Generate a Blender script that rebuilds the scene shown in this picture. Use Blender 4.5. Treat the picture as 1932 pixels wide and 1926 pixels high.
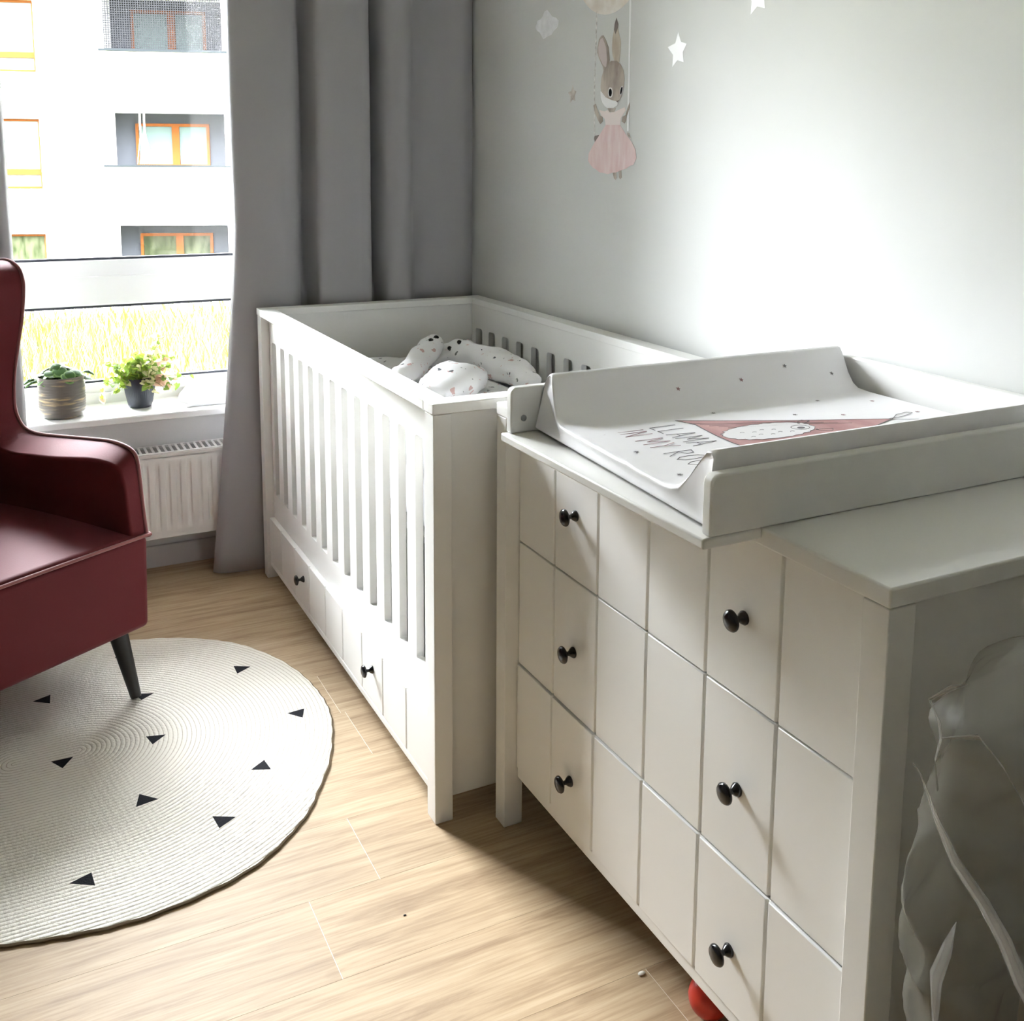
import bpy, bmesh, math, random
from mathutils import Vector, Matrix, noise
random.seed(7)
PI = math.pi
SC = bpy.context.scene
for o in list(bpy.data.objects):
    bpy.data.objects.remove(o)
COL = SC.collection

# ---------------------------------------------------------------- camera
R_ = Vector((0.89315932, -0.4497021, 0.00586913))
U_ = Vector((0.06024129, 0.13255809, 0.98934288))
F_ = Vector((0.44568757, 0.88328725, -0.14548612))
cam = bpy.data.cameras.new('camera')
co = bpy.data.objects.new('camera', cam)
COL.objects.link(co)
m = Matrix.Identity(4)
for i in range(3):
    m[i][0] = R_[i]; m[i][1] = U_[i]; m[i][2] = -F_[i]
m[2][3] = 1.35
co.matrix_world = m
cam.sensor_fit = 'HORIZONTAL'; cam.sensor_width = 36.0
cam.lens = 1959.94 / 1932 * 36
cam.shift_y = (591.6 - 963) / 1932
cam.clip_start = 0.02; cam.clip_end = 300
SC.camera = co

# ---------------------------------------------------------------- world, light, exposure
SKY = 17.0
GLOW = 62.0          # sun behind thin cloud, above the block opposite
GDIR = Vector((-0.56, 0.60, 0.57)).normalized()
w = bpy.data.worlds.new('overcast_sky'); SC.world = w; w.use_nodes = True
nt = w.node_tree
bg = nt.nodes['Background']
tc = nt.nodes.new('ShaderNodeTexCoord'); sx = nt.nodes.new('ShaderNodeSeparateXYZ')
mr = nt.nodes.new('ShaderNodeMapRange'); mr.inputs[1].default_value = 0; mr.inputs[2].default_value = 1
rp = nt.nodes.new('ShaderNodeMix'); rp.data_type = 'RGBA'
rp.inputs[6].default_value = (0.93, 0.955, 1.03, 1); rp.inputs[7].default_value = (0.93, 0.955, 1.03, 1)
nt.links.new(tc.outputs['Generated'], sx.inputs[0]); nt.links.new(sx.outputs['Z'], mr.inputs[0])
nt.links.new(mr.outputs[0], rp.inputs[0]); nt.links.new(rp.outputs[2], bg.inputs['Color'])
# overcast sky, brighter towards the zenith
st0 = nt.nodes.new('ShaderNodeMapRange'); st0.inputs[1].default_value = 0.15; st0.inputs[2].default_value = 0.75
st0.inputs[3].default_value = SKY * 0.35; st0.inputs[4].default_value = SKY * 2.2
dt = nt.nodes.new('ShaderNodeVectorMath'); dt.operation = 'DOT_PRODUCT'; dt.inputs[1].default_value = GDIR
nt.links.new(tc.outputs['Generated'], dt.inputs[0])
mx0 = nt.nodes.new('ShaderNodeMath'); mx0.operation = 'MAXIMUM'; mx0.inputs[1].default_value = 0.0
pw0 = nt.nodes.new('ShaderNodeMath'); pw0.operation = 'POWER'; pw0.inputs[1].default_value = 22.0
ml0 = nt.nodes.new('ShaderNodeMath'); ml0.operation = 'MULTIPLY_ADD'; ml0.inputs[1].default_value = GLOW
nt.links.new(dt.outputs['Value'], mx0.inputs[0]); nt.links.new(mx0.outputs[0], pw0.inputs[0]); nt.links.new(pw0.outputs[0], ml0.inputs[0])
nt.links.new(sx.outputs['Z'], st0.inputs[0]); nt.links.new(st0.outputs[0], ml0.inputs[2]); nt.links.new(ml0.outputs[0], bg.inputs['Strength'])
SC.view_settings.view_transform = 'Standard'
SC.view_settings.look = 'None'
SC.view_settings.exposure = 2.06
SC.view_settings.gamma = 1.0
SC.view_settings.use_curve_mapping = False
# sampling portal in the window opening (emits nothing itself)
pl = bpy.data.lights.new('window_portal', 'AREA'); pl.shape = 'RECTANGLE'; pl.size = 1.8; pl.size_y = 1.95
try:
    pl.cycles.is_portal = True
except Exception:
    pass
po = bpy.data.objects.new('window_portal', pl); COL.objects.link(po)
po.location = (0.1, 3.93, 1.49); po.rotation_euler = (-PI / 2, 0, 0)

# ---------------------------------------------------------------- materials
def mat(name, col, rough=0.5, spec=0.5, metal=0.0, sheen=0.0, coat=0.0):
    M = bpy.data.materials.new(name); M.use_nodes = True
    b = M.node_tree.nodes['Principled BSDF']
    b.inputs['Base Color'].default_value = (*col, 1); b.inputs['Roughness'].default_value = rough
    b.inputs['Specular IOR Level'].default_value = spec; b.inputs['Metallic'].default_value = metal
    b.inputs['Sheen Weight'].default_value = sheen; b.inputs['Coat Weight'].default_value = coat
    return M
def N(M, t, **k):
    n = M.node_tree.nodes.new(t)
    for a, v in k.items():
        if isinstance(a, str) and hasattr(n, a): setattr(n, a, v)
    return n
def L(M, a, b): M.node_tree.links.new(a, b)
def P(M): return M.node_tree.nodes['Principled BSDF']
def add_bump(M, scale=100, dist=0.001, strength=0.3, detail=2, stretch=None, typ='noise'):
    tc = N(M, 'ShaderNodeTexCoord'); mp = N(M, 'ShaderNodeMapping')
    if stretch: mp.inputs['Scale'].default_value = stretch
    L(M, tc.outputs['Object'], mp.inputs[0])
    n = N(M, 'ShaderNodeTexNoise'); n.inputs['Scale'].default_value = scale; n.inputs['Detail'].default_value = detail
    L(M, mp.outputs[0], n.inputs['Vector'])
    b = N(M, 'ShaderNodeBump'); b.inputs['Strength'].default_value = strength; b.inputs['Distance'].default_value = dist
    L(M, n.outputs['Fac'], b.inputs['Height']); L(M, b.outputs[0], P(M).inputs['Normal'])
    return n, mp
def vary(M, c1, c2, scale=5, detail=3, stretch=None, lo=0.35, hi=0.65):
    tc = N(M, 'ShaderNodeTexCoord'); mp = N(M, 'ShaderNodeMapping')
    if stretch: mp.inputs['Scale'].default_value = stretch
    L(M, tc.outputs['Object'], mp.inputs[0])
    n = N(M, 'ShaderNodeTexNoise'); n.inputs['Scale'].default_value = scale; n.inputs['Detail'].default_value = detail
    L(M, mp.outputs[0], n.inputs['Vector'])
    r = N(M, 'ShaderNodeValToRGB'); r.color_ramp.elements[0].position = lo; r.color_ramp.elements[1].position = hi
    r.color_ramp.elements[0].color = (*c1, 1); r.color_ramp.elements[1].color = (*c2, 1)
    L(M, n.outputs['Fac'], r.inputs[0]); L(M, r.outputs[0], P(M).inputs['Base Color'])
    return r

m_wall = mat('wall_paint', (0.80, 0.80, 0.78), 0.9, 0.2); add_bump(m_wall, 400, 0.0006, 0.2)
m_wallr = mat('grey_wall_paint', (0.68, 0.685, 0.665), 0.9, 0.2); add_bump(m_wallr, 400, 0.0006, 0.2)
m_wall2 = mat('taupe_wall_paint', (0.50, 0.49, 0.47), 0.9, 0.2)
m_ceil = mat('ceiling_paint', (0.90, 0.90, 0.885), 0.9, 0.2)
m_white = mat('white_lacquer', (0.80, 0.795, 0.765), 0.38, 0.45)
m_pvc = mat('white_pvc', (0.84, 0.85, 0.84), 0.3, 0.5)
m_sill = mat('white_sill', (0.86, 0.86, 0.85), 0.25, 0.5)
m_seal = mat('dark_rubber_seal', (0.03, 0.035, 0.05), 0.5)
m_rad = mat('radiator_enamel', (0.84, 0.82, 0.79), 0.35, 0.5)
m_dark = mat('gap_shade', (0.05, 0.05, 0.05), 0.9)
m_base = mat('baseboard_paint', (0.62, 0.60, 0.58), 0.6)
m_black = mat('black_knob', (0.005, 0.005, 0.006), 0.18, 0.5)
m_leg = mat('black_stained_wood', (0.012, 0.011, 0.010), 0.45); add_bump(m_leg, 60, 0.0005, 0.4, stretch=(1, 1, 0.1))
m_chrome = mat('steel_screw', (0.35, 0.36, 0.38), 0.3, 0.5, 1.0)
m_curt = mat('grey_curtain', (0.37, 0.365, 0.375), 0.85, 0.2, sheen=0.2)
add_bump(m_curt, 500, 0.0006, 0.25)
m_vel = mat('dusty_rose_velvet', (0.105, 0.016, 0.019), 0.58, 0.30, sheen=0.22)
P(m_vel).inputs['Specular Tint'].default_value = (1.0, 0.50, 0.53, 1); P(m_vel).inputs['Sheen Tint'].default_value = (0.85, 0.42, 0.45, 1); P(m_vel).inputs['Sheen Roughness'].default_value = 0.35
add_bump(m_vel, 300, 0.0006, 0.25)
m_pip = mat('velvet_piping', (0.24, 0.07, 0.07), 0.7, 0.3, sheen=0.6)
m_mat = mat('white_vinyl', (0.83, 0.82, 0.83), 0.42, 0.45)
_n, _mp = add_bump(m_mat, 6, 0.005, 0.22, 2, stretch=(0.6, 4, 1))
# fade creases away from the front edge of the mat
m_sheet = mat('white_sheet', (0.85, 0.85, 0.86), 0.85, 0.2); add_bump(m_sheet, 12, 0.004, 0.4)
m_cloth = mat('white_cloth', (0.88, 0.88, 0.88), 0.85, 0.2)
m_red = mat('red_plastic', (0.55, 0.03, 0.015), 0.35)
m_crumb = mat('white_crumb', (0.8, 0.78, 0.7), 0.8)

# printed cotton: white with scattered pink and dark flowers
m_print = mat('printed_cotton', (0.86, 0.85, 0.85), 0.85, 0.2)
tc = N(m_print, 'ShaderNodeTexCoord')
def spots(M, scale, thr, colr, prev, off):
    mp = N(M, 'ShaderNodeMapping'); mp.inputs['Location'].default_value = off
    L(M, tc.outputs['Object'], mp.inputs[0])
    nz = N(M, 'ShaderNodeTexNoise'); nz.inputs['Scale'].default_value = 60
    L(M, mp.outputs[0], nz.inputs['Vector'])
    mx = N(M, 'ShaderNodeMix'); mx.data_type = 'RGBA'; mx.inputs[0].default_value = 0.03
    L(M, mp.outputs[0], mx.inputs[6]); L(M, nz.outputs['Color'], mx.inputs[7])
    v = N(M, 'ShaderNodeTexVoronoi'); v.inputs['Scale'].default_value = scale
    L(M, mx.outputs[2], v.inputs['Vector'])
    lt = N(M, 'ShaderNodeMath'); lt.operation = 'LESS_THAN'; lt.inputs[1].default_value = thr
    L(M, v.outputs['Distance'], lt.inputs[0])
    m2 = N(M, 'ShaderNodeMix'); m2.data_type = 'RGBA'
    L(M, lt.outputs[0], m2.inputs[0]); m2.inputs[7].default_value = (*colr, 1)
    if prev is None: m2.inputs[6].default_value = (0.86, 0.85, 0.85, 1)
    else: L(M, prev, m2.inputs[6])
    return m2.outputs[2]
c = spots(m_print, 19, 0.17, (0.64, 0.44, 0.42), None, (0.2, 0.1, 0))
c = spots(m_print, 21, 0.13, (0.12, 0.12, 0.13), c, (3.2, 1.1, 0.4))
c = spots(m_print, 27, 0.12, (0.30, 0.33, 0.31), c, (7.2, 4.1, 0.9))
c = spots(m_print, 33, 0.12, (0.70, 0.50, 0.48), c, (1.2, 6.1, 2.9))
L(m_print, c, P(m_print).inputs['Base Color'])

# oak floor: each board is its own island, so it gets its own tone
m_floor = mat('oak_boards', (0.6, 0.45, 0.28), 0.55, 0.3)
geo = N(m_floor, 'ShaderNodeNewGeometry'); tcf = N(m_floor, 'ShaderNodeTexCoord')
mpf = N(m_floor, 'ShaderNodeMapping'); mpf.inputs['Scale'].default_value = (1.0, 11.0, 1.0)
cb = N(m_floor, 'ShaderNodeCombineXYZ'); mlt = N(m_floor, 'ShaderNodeMath'); mlt.operation = 'MULTIPLY'; mlt.inputs[1].default_value = 37.0
L(m_floor, geo.outputs['Random Per Island'], mlt.inputs[0]); L(m_floor, mlt.outputs[0], cb.inputs[0]); L(m_floor, mlt.outputs[0], cb.inputs[2])
L(m_floor, cb.outputs[0], mpf.inputs['Location']); L(m_floor, tcf.outputs['Object'], mpf.inputs[0])
n1 = N(m_floor, 'ShaderNodeTexNoise'); n1.inputs['Scale'].default_value = 3.0; n1.inputs['Detail'].default_value = 7; n1.inputs['Roughness'].default_value = 0.62; n1.inputs['Distortion'].default_value = 0.6
L(m_floor, mpf.outputs[0], n1.inputs['Vector'])
mpg = N(m_floor, 'ShaderNodeMapping'); mpg.inputs['Scale'].default_value = (2.5, 60.0, 1.0)
L(m_floor, tcf.outputs['Object'], mpg.inputs[0])
n2 = N(m_floor, 'ShaderNodeTexNoise'); n2.inputs['Scale'].default_value = 3.0; n2.inputs['Detail'].default_value = 4
L(m_floor, mpg.outputs[0], n2.inputs['Vector'])
r1 = N(m_floor, 'ShaderNodeValToRGB')
e = r1.color_ramp.elements; e[0].position = 0.28; e[0].color = (0.30, 0.20, 0.112, 1); e[1].position = 0.72; e[1].color = (0.54, 0.415, 0.265, 1)
k = e.new(0.48); k.color = (0.47, 0.345, 0.21, 1)
L(m_floor, n1.outputs['Fac'], r1.inputs[0])
r2 = N(m_floor, 'ShaderNodeValToRGB'); r2.color_ramp.elements[0].position = 0.3; r2.color_ramp.elements[1].position = 0.6
r2.color_ramp.elements[0].color = (0.80, 0.76, 0.72, 1); r2.color_ramp.elements[1].color = (1, 1, 1, 1)
L(m_floor, n2.outputs['Fac'], r2.inputs[0])
mu = N(m_floor, 'ShaderNodeMix'); mu.data_type = 'RGBA'; mu.blend_type = 'MULTIPLY'; mu.inputs[0].default_value = 1.0
L(m_floor, r1.outputs[0], mu.inputs[6]); L(m_floor, r2.outputs[0], mu.inputs[7])
hs = N(m_floor, 'ShaderNodeHueSaturation'); vr = N(m_floor, 'ShaderNodeMapRange'); vr.inputs[3].default_value = 0.93; vr.inputs[4].default_value = 1.06
L(m_floor, geo.outputs['Random Per Island'], vr.inputs[0]); L(m_floor, vr.outputs[0], hs.inputs['Value']); L(m_floor, mu.outputs[2], hs.inputs['Color'])
L(m_floor, hs.outputs[0], P(m_floor).inputs['Base Color'])
bmf = N(m_floor, 'ShaderNodeBump'); bmf.inputs['Strength'].default_value = 0.25; bmf.inputs['Distance'].default_value = 0.001
L(m_floor, n2.outputs['Fac'], bmf.inputs['Height']); L(m_floor, bmf.outputs[0], P(m_floor).inputs['Normal'])
m_floorgap = mat('board_gap_glint', (0.80, 0.72, 0.60), 0.5)  # pale colour stands in for light reflected along the board joints

# braided rug: coils about the rug's centre
m_rug = mat('braided_jute', (0.66, 0.60, 0.51), 0.95, 0.1)
tcr = N(m_rug, 'ShaderNodeTexCoord'); sxr = N(m_rug, 'ShaderNodeSeparateXYZ'); L(m_rug, tcr.outputs['Object'], sxr.inputs[0])
def M_(M, op, a, b=None, c=None):
    n = N(M, 'ShaderNodeMath'); n.operation = op
    for i, v in enumerate((a, b, c)):
        if v is None: continue
        if isinstance(v, (int, float)): n.inputs[i].default_value = v
        else: L(M, v, n.inputs[i])
    return n.outputs[0]
# distance to a short segment along x: oval coils
ax = M_(m_rug, 'ADD', sxr.outputs[0], 0.07); axc = M_(m_rug, 'MINIMUM', M_(m_rug, 'MAXIMUM', ax, -0.065), 0.065)
dx = M_(m_rug, 'SUBTRACT', ax, axc)
dy = M_(m_rug, 'SUBTRACT', sxr.outputs[1], 0.035)
rad = M_(m_rug, 'SQRT', M_(m_rug, 'ADD', M_(m_rug, 'MULTIPLY', dx, dx), M_(m_rug, 'MULTIPLY', dy, dy)))
ang = M_(m_rug, 'ARCTAN2', dy, dx)
coil = M_(m_rug, 'ADD', M_(m_rug, 'MULTIPLY', rad, 1 / 0.0105), M_(m_rug, 'DIVIDE', ang, 2 * PI))
fr = M_(m_rug, 'FRACT', coil)
hump = M_(m_rug, 'SINE', M_(m_rug, 'MULTIPLY', fr, PI))
# strands across each coil
st = M_(m_rug, 'SINE', M_(m_rug, 'ADD', M_(m_rug, 'MULTIPLY', M_(m_rug, 'MULTIPLY', ang, rad), 420), M_(m_rug, 'MULTIPLY', fr, 5.0)))
nzr = N(m_rug, 'ShaderNodeTexNoise'); nzr.inputs['Scale'].default_value = 180; L(m_rug, tcr.outputs['Object'], nzr.inputs['Vector'])
hh = M_(m_rug, 'ADD', M_(m_rug, 'ADD', hump, M_(m_rug, 'MULTIPLY', st, 0.12)), M_(m_rug, 'MULTIPLY', nzr.outputs['Fac'], 1.6))
bb = N(m_rug, 'ShaderNodeBump'); bb.inputs['Strength'].default_value = 0.55; bb.inputs['Distance'].default_value = 0.003
L(m_rug, hh, bb.inputs['Height']); L(m_rug, bb.outputs[0], P(m_rug).inputs['Normal'])
rr = N(m_rug, 'ShaderNodeValToRGB'); rr.color_ramp.elements[0].position = 0.0; rr.color_ramp.elements[0].color = (0.48, 0.42, 0.33, 1)
rr.color_ramp.elements[1].position = 0.32; rr.color_ramp.elements[1].color = (0.86, 0.82, 0.74, 1)
L(m_rug, M_(m_rug, 'MULTIPLY', hump, M_(m_rug, 'ADD', nzr.outputs['Fac'], 0.35)), rr.inputs[0]); L(m_rug, rr.outputs[0], P(m_rug).inputs['Base Color'])
m_tri = mat('black_yarn', (0.018, 0.018, 0.022), 0.9, 0.1); add_bump(m_tri, 300, 0.002, 0.6)
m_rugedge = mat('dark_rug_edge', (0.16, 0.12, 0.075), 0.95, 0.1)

def glass(name, tint=(1, 1, 1), refl=1.0):
    M = bpy.data.materials.new(name); M.use_nodes = True; t = M.node_tree; t.nodes.clear()
    o = t.nodes.new('ShaderNodeOutputMaterial'); mx = t.nodes.new('ShaderNodeMixShader')
    a = t.nodes.new('ShaderNodeBsdfTransparent'); a.inputs[0].default_value = (*tint, 1)
    g = t.nodes.new('ShaderNodeBsdfGlossy'); g.inputs['Roughness'].default_value = 0.02
    f = t.nodes.new('ShaderNodeFresnel'); f.inputs[0].default_value = 1.45
    t.links.new(f.outputs[0], mx.inputs[0]); t.links.new(a.outputs[0], mx.inputs[1]); t.links.new(g.outputs[0], mx.inputs[2])
    t.links.new(mx.outputs[0], o.inputs[0]); return M
m_glass = glass('window_glass', (0.97, 0.98, 0.97))
m_facade = mat('white_render', (0.80, 0.80, 0.78), 0.9, 0.1)
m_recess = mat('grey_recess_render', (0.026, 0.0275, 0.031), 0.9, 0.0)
m_wood = mat('orange_wood_frame', (0.075, 0.026, 0.008), 0.8, 0.0)
m_aglass = mat('pale_window_pane', (0.045, 0.062, 0.057), 0.3, 0.05)
m_agreen = mat('green_window_pane', (0.03, 0.045, 0.02), 0.4, 0.05)
vary(m_agreen, (0.010, 0.014, 0.005), (0.035, 0.038, 0.022), 2.5, 5, stretch=(3, 3, 1))
m_awhite = mat('white_blind_pane', (0.11, 0.12, 0.115), 0.7, 0.0)
m_net = mat('balcony_net', (0.014, 0.014, 0.015), 0.9, 0.0)
m_ledge = mat('metal_ledge', (0.012, 0.014, 0.015), 0.9, 0.0)
m_ground = mat('meadow_soil', (0.085, 0.088, 0.03), 1.0, 0.0)
m_grass = mat('meadow_grass', (0.2, 0.25, 0.05), 1.0, 0.0)
g_ = N(m_grass, 'ShaderNodeNewGeometry'); r_ = N(m_grass, 'ShaderNodeValToRGB'); e = r_.color_ramp.elements
e[0].color = (0.030, 0.036, 0.005, 1); e[1].color = (0.16, 0.14, 0.085, 1)
for p_, c_ in ((0.3, (0.068, 0.074, 0.012)), (0.6, (0.085, 0.086, 0.026)), (0.8, (0.12, 0.078, 0.042))):
    k = e.new(p_); k.color = (*c_, 1)
L(m_grass, g_.outputs['Random Per Island'], r_.inputs[0]); L(m_grass, r_.outputs[0], P(m_grass).inputs['Base Color'])

# ---------------------------------------------------------------- helpers
def link(name, me, parent=None):
    o = bpy.data.objects.new(name, me); COL.objects.link(o)
    if parent is not None: o.parent = parent
    return o
def tag(o, label=None, cat=None, group=None, kind=None):
    if label: o['label'] = label
    if cat: o['category'] = cat
    if group: o['group'] = group
    if kind: o['kind'] = kind
    return o
def thing(name, loc, label, cat, group=None):
    o = bpy.data.objects.new(name, None); COL.objects.link(o); o.location = loc; o.empty_display_size = 0.1
    return tag(o, label, cat, group)
class MB:
    def __init__(s): s.bm = bmesh.new(); s.mi = 0; s.mats = []
    def use(s, i): s.mi = i; return s
    def box(s, x0, x1, y0, y1, z0, z1):
        v = [s.bm.verts.new((x, y, z)) for x in (x0, x1) for y in (y0, y1) for z in (z0, z1)]
        for f in ((0, 1, 3, 2), (4, 6, 7, 5), (0, 4, 5, 1), (2, 3, 7, 6), (0, 2, 6, 4), (1, 5, 7, 3)):
            s.bm.faces.new([v[i] for i in f]).material_index = s.mi
        return s
    def prism(s, outer, T, t, holes=()):
        """polygon in the local a,b plane, extruded by t along c; T maps (a,b,c) to world"""
        bm = bmesh.new(); ed = []
        for lp in [outer] + list(holes):
            vs = [bm.verts.new((a, b, 0)) for a, b in lp]
            ed += [bm.edges.new((vs[i], vs[(i + 1) % len(vs)])) for i in range(len(vs))]
        if holes:
            bmesh.ops.triangle_fill(bm, use_beauty=True, use_dissolve=True, edges=ed)
        else:
            bm.faces.new(bm.verts[:])
        fs = bm.faces[:]
        r = bmesh.ops.extrude_face_region(bm, geom=fs)
        for g in r['geom']:
            if isinstance(g, bmesh.types.BMVert): g.co.z += t
        bmesh.ops.recalc_face_normals(bm, faces=bm.faces[:])
        mp = {}
        for v in bm.verts: mp[v] = s.bm.verts.new(T(v.co.x, v.co.y, v.co.z))
        for f in bm.faces:
            s.bm.faces.new([mp[v] for v in f.verts]).material_index = s.mi
        bm.free(); return s
    def lathe(s, prof, T, n=24):
        rings = []
        for r, h in prof:
            if r < 1e-6: rings.append([s.bm.verts.new(T(0, 0, h))])
            else: rings.append([s.bm.verts.new(T(r * math.cos(2 * PI * i / n), r * math.sin(2 * PI * i / n), h)) for i in range(n)])
        for a, b in zip(rings, rings[1:]):
            for i in range(n):
                j = (i + 1) % n
                if len(a) == 1 and len(b) == 1: continue
                if len(a) == 1: q = [a[0], b[i], b[j]]
                elif len(b) == 1: q = [a[i], a[j], b[0]]
                else: q = [a[i], a[j], b[j], b[i]]
                s.bm.faces.new(q).material_index = s.mi
        return s
    def tube(s, pts, rad, n=8, cap=True):
        pts = [Vector(p) for p in pts]; rings = []
        up = Vector((0, 0, 1)); prev = None
        for i, p in enumerate(pts):
            d = (pts[min(i + 1, len(pts) - 1)] - pts[max(i - 1, 0)]).normalized()
            if prev is None:
                a = d.cross(up if abs(d.z) < 0.95 else Vector((1, 0, 0))).normalized()
            else:
                a = (prev - d * prev.dot(d)).normalized()
            prev = a; b = d.cross(a)
            r = rad[i] if isinstance(rad, (list, tuple)) else rad
            rings.append([s.bm.verts.new(p + (a * math.cos(2 * PI * k / n) + b * math.sin(2 * PI * k / n)) * r) for k in range(n)])
        for A, B in zip(rings, rings[1:]):
            for k in range(n):
                s.bm.faces.new([A[k], A[(k + 1) % n], B[(k + 1) % n], B[k]]).material_index = s.mi
        if cap:
            s.bm.faces.new(rings[0][::-1]).material_index = s.mi; s.bm.faces.new(rings[-1]).material_index = s.mi
        return s
    def grid(s, fn, nu, nv, closed=False):
        V = [[s.bm.verts.new(fn(i / nu, j / nv)) for j in range(nv + 1)] for i in range(nu + (0 if closed else 1))]
        k = len(V)
        for i in range(nu):
            for j in range(nv):
                s.bm.faces.new([V[i][j], V[(i + 1) % k][j], V[(i + 1) % k][j + 1], V[i][j + 1]]).material_index = s.mi
        return s
    def build(s, name, mats, parent=None, bevel=0, seg=2, smooth=None, solid=0, sub=0):
        bmesh.ops.recalc_face_normals(s.bm, faces=s.bm.faces[:])
        me = bpy.data.meshes.new(name)
        if parent is not None:
            ploc = parent.matrix_world.translation if parent.parent is None else None
            off = world_loc(parent)
            for v in s.bm.verts: v.co -= off
        s.bm.to_mesh(me); s.bm.free()
        for M in (mats if isinstance(mats, (list, tuple)) else [mats]): me.materials.append(M)
        o = link(name, me, parent)
        if smooth is not None or bevel:
            for p in me.polygons: p.use_smooth = True
            me.set_sharp_from_angle(angle=math.radians(smooth if smooth is not None else 30))
        if solid:
            md = o.modifiers.new('solid', 'SOLIDIFY'); md.thickness = solid; md.offset = 0
        if bevel:
            md = o.modifiers.new('bevel', 'BEVEL'); md.width = bevel; md.segments = seg; md.limit_method = 'ANGLE'; md.angle_limit = math.radians(35)
            md.harden_normals = False
        if sub:
            md = o.modifiers.new('sub', 'SUBSURF'); md.levels = sub; md.render_levels = sub
        return o
def world_loc(o):
    v = Vector(o.location)
    while o.parent is not None:
        o = o.parent; v += Vector(o.location)
    return v
XYZ = lambda a, b, c: Vector((a, b, c))
def TX(x0):   # a=y, b=z, extruded along +x
    return lambda a, b, c: Vector((x0 + c, a, b))
def TY(y0):   # a=x, b=z, extruded along +y
    return lambda a, b, c: Vector((a, y0 + c, b))
def TZ(z0):
    return lambda a, b, c: Vector((a, b, z0 + c))
def rrect(a0, a1, b0, b1, r=(0, 0, 0, 0), n=5):
    """rectangle with corner radii: (a0,b0),(a1,b0),(a1,b1),(a0,b1)"""
    out = []
    for (cx, cy, sx, sy, rr, t0) in ((a0, b0, 1, 1, r[0], PI), (a1, b0, -1, 1, r[1], 1.5 * PI), (a1, b1, -1, -1, r[2], 0), (a0, b1, 1, -1, r[3], 0.5 * PI)):
        if rr <= 0: out.append((cx, cy)); continue
        for i in range(n + 1):
            t = t0 + 0.5 * PI * i / n
            out.append((cx + sx * rr + rr * math.cos(t), cy + sy * rr + rr * math.sin(t)))
    return out
def spline(pts, n=8):
    out = []
    q = [pts[0]] + list(pts) + [pts[-1]]
    for i in range(1, len(q) - 2):
        p0, p1, p2, p3 = [Vector(x) for x in q[i - 1:i + 3]]
        for k in range(n):
            t = k / n
            out.append(0.5 * ((2 * p1) + (p2 - p0) * t + (2 * p0 - 5 * p1 + 4 * p2 - p3) * t * t + (3 * p1 - p0 - 3 * p2 + p3) * t ** 3))
    out.append(Vector(q[-2])); return out

# ---------------------------------------------------------------- the room
WX = 1.545; WY = 3.496; LX = -2.3; BY = -1.9; CZ = 2.62
b = MB()
joints = {0: 0.453, 1: 0.591, 2: -0.25, 3: 0.717, -1: -0.1}
PLEN = 1.25
b.use(1).box(LX - 0.1, WX + 0.1, BY - 0.1, WY + 0.45, -0.04, -0.0004)
b.use(0)
y0 = 1.508; pw = 0.2042
for r in range(-18, 12):
    ya = y0 + r * pw; yb = ya + pw
    if yb < BY or ya > WY + 0.1: continue
    j0 = joints.get(r, random.uniform(-0.6, 0.6))
    k0 = int((LX - 0.1 - j0) / PLEN) - 1
    for k in range(k0, k0 + 6):
        xa = max(j0 + k * PLEN, LX); xb = min(j0 + (k + 1) * PLEN, WX)
        if xb - xa < 0.02: continue
        g = 0.0006
        b.box(xa + g, xb - g, max(ya, BY) + g * 0.5, min(yb, WY) - g * 0.5, -0.0025, 0.0)
tag(b.build('floor', [m_floor, m_floorgap]), kind='structure')
tag(MB().box(LX - 0.1, WX + 0.1, BY - 0.1, WY + 0.45, CZ, CZ + 0.1).build('ceiling', m_ceil), kind='structure')
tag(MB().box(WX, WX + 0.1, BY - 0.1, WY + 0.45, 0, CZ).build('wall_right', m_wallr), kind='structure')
tag(MB().box(LX - 0.1, LX, BY - 0.1, WY + 0.45, 0, CZ).build('wall_left', m_wall), kind='structure')
tag(MB().box(LX, WX, BY - 0.1, BY, 0, CZ).build('wall_back', m_wall2), kind='structure')
WL, WR, WB, WT = -0.75, 0.95, 0.52, 2.46
b = MB()
b.prism([(LX, 0), (WX, 0), (WX, CZ), (LX, CZ)], TY(WY), 0.42, holes=[[(WL, WB), (WR, WB), (WR, WT), (WL, WT)]])
tag(b.build('wall_window', m_wall), kind='structure')
b = MB().box(LX, WX, WY - 0.012, WY, 0, 0.075)
tag(b.build('baseboard_window', m_base, bevel=0.003), kind='structure')
tag(MB().box(WX - 0.012, WX, BY, WY - 0.02, 0, 0.075).build('baseboard_right', m_base, bevel=0.003), kind='structure')

# window: frame, transom, panes, seals, sill
GY = 3.66
wn = bpy.data.objects.new('window_1', None); COL.objects.link(wn); wn.location = (0.1, GY, WB); tag(wn, kind='structure')
b = MB()
b.box(WL, WR, GY, GY + 0.07, WB, 0.607)             # bottom of frame
b.box(WL, WR, GY - 0.012, GY + 0.0, 0.52, 0.575)
b.box(WL, WR, GY, GY + 0.07, 0.868, 1.018)          # transom
b.box(WL, WR, GY - 0.010, GY + 0.0, 0.872, 0.966)
b.box(WL, WR, GY, GY + 0.07, WT - 0.09, WT)
b.box(WL, WL + 0.08, GY, GY + 0.07, 0.607, WT - 0.09)
b.box(WR - 0.08, WR, GY, GY + 0.07, 0.607, WT - 0.09)
b.box(-0.40, -0.30, GY, GY + 0.07, 0.607, WT - 0.09)
b.build('window_frame', m_pvc, wn, bevel=0.003)
b = MB()
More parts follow.
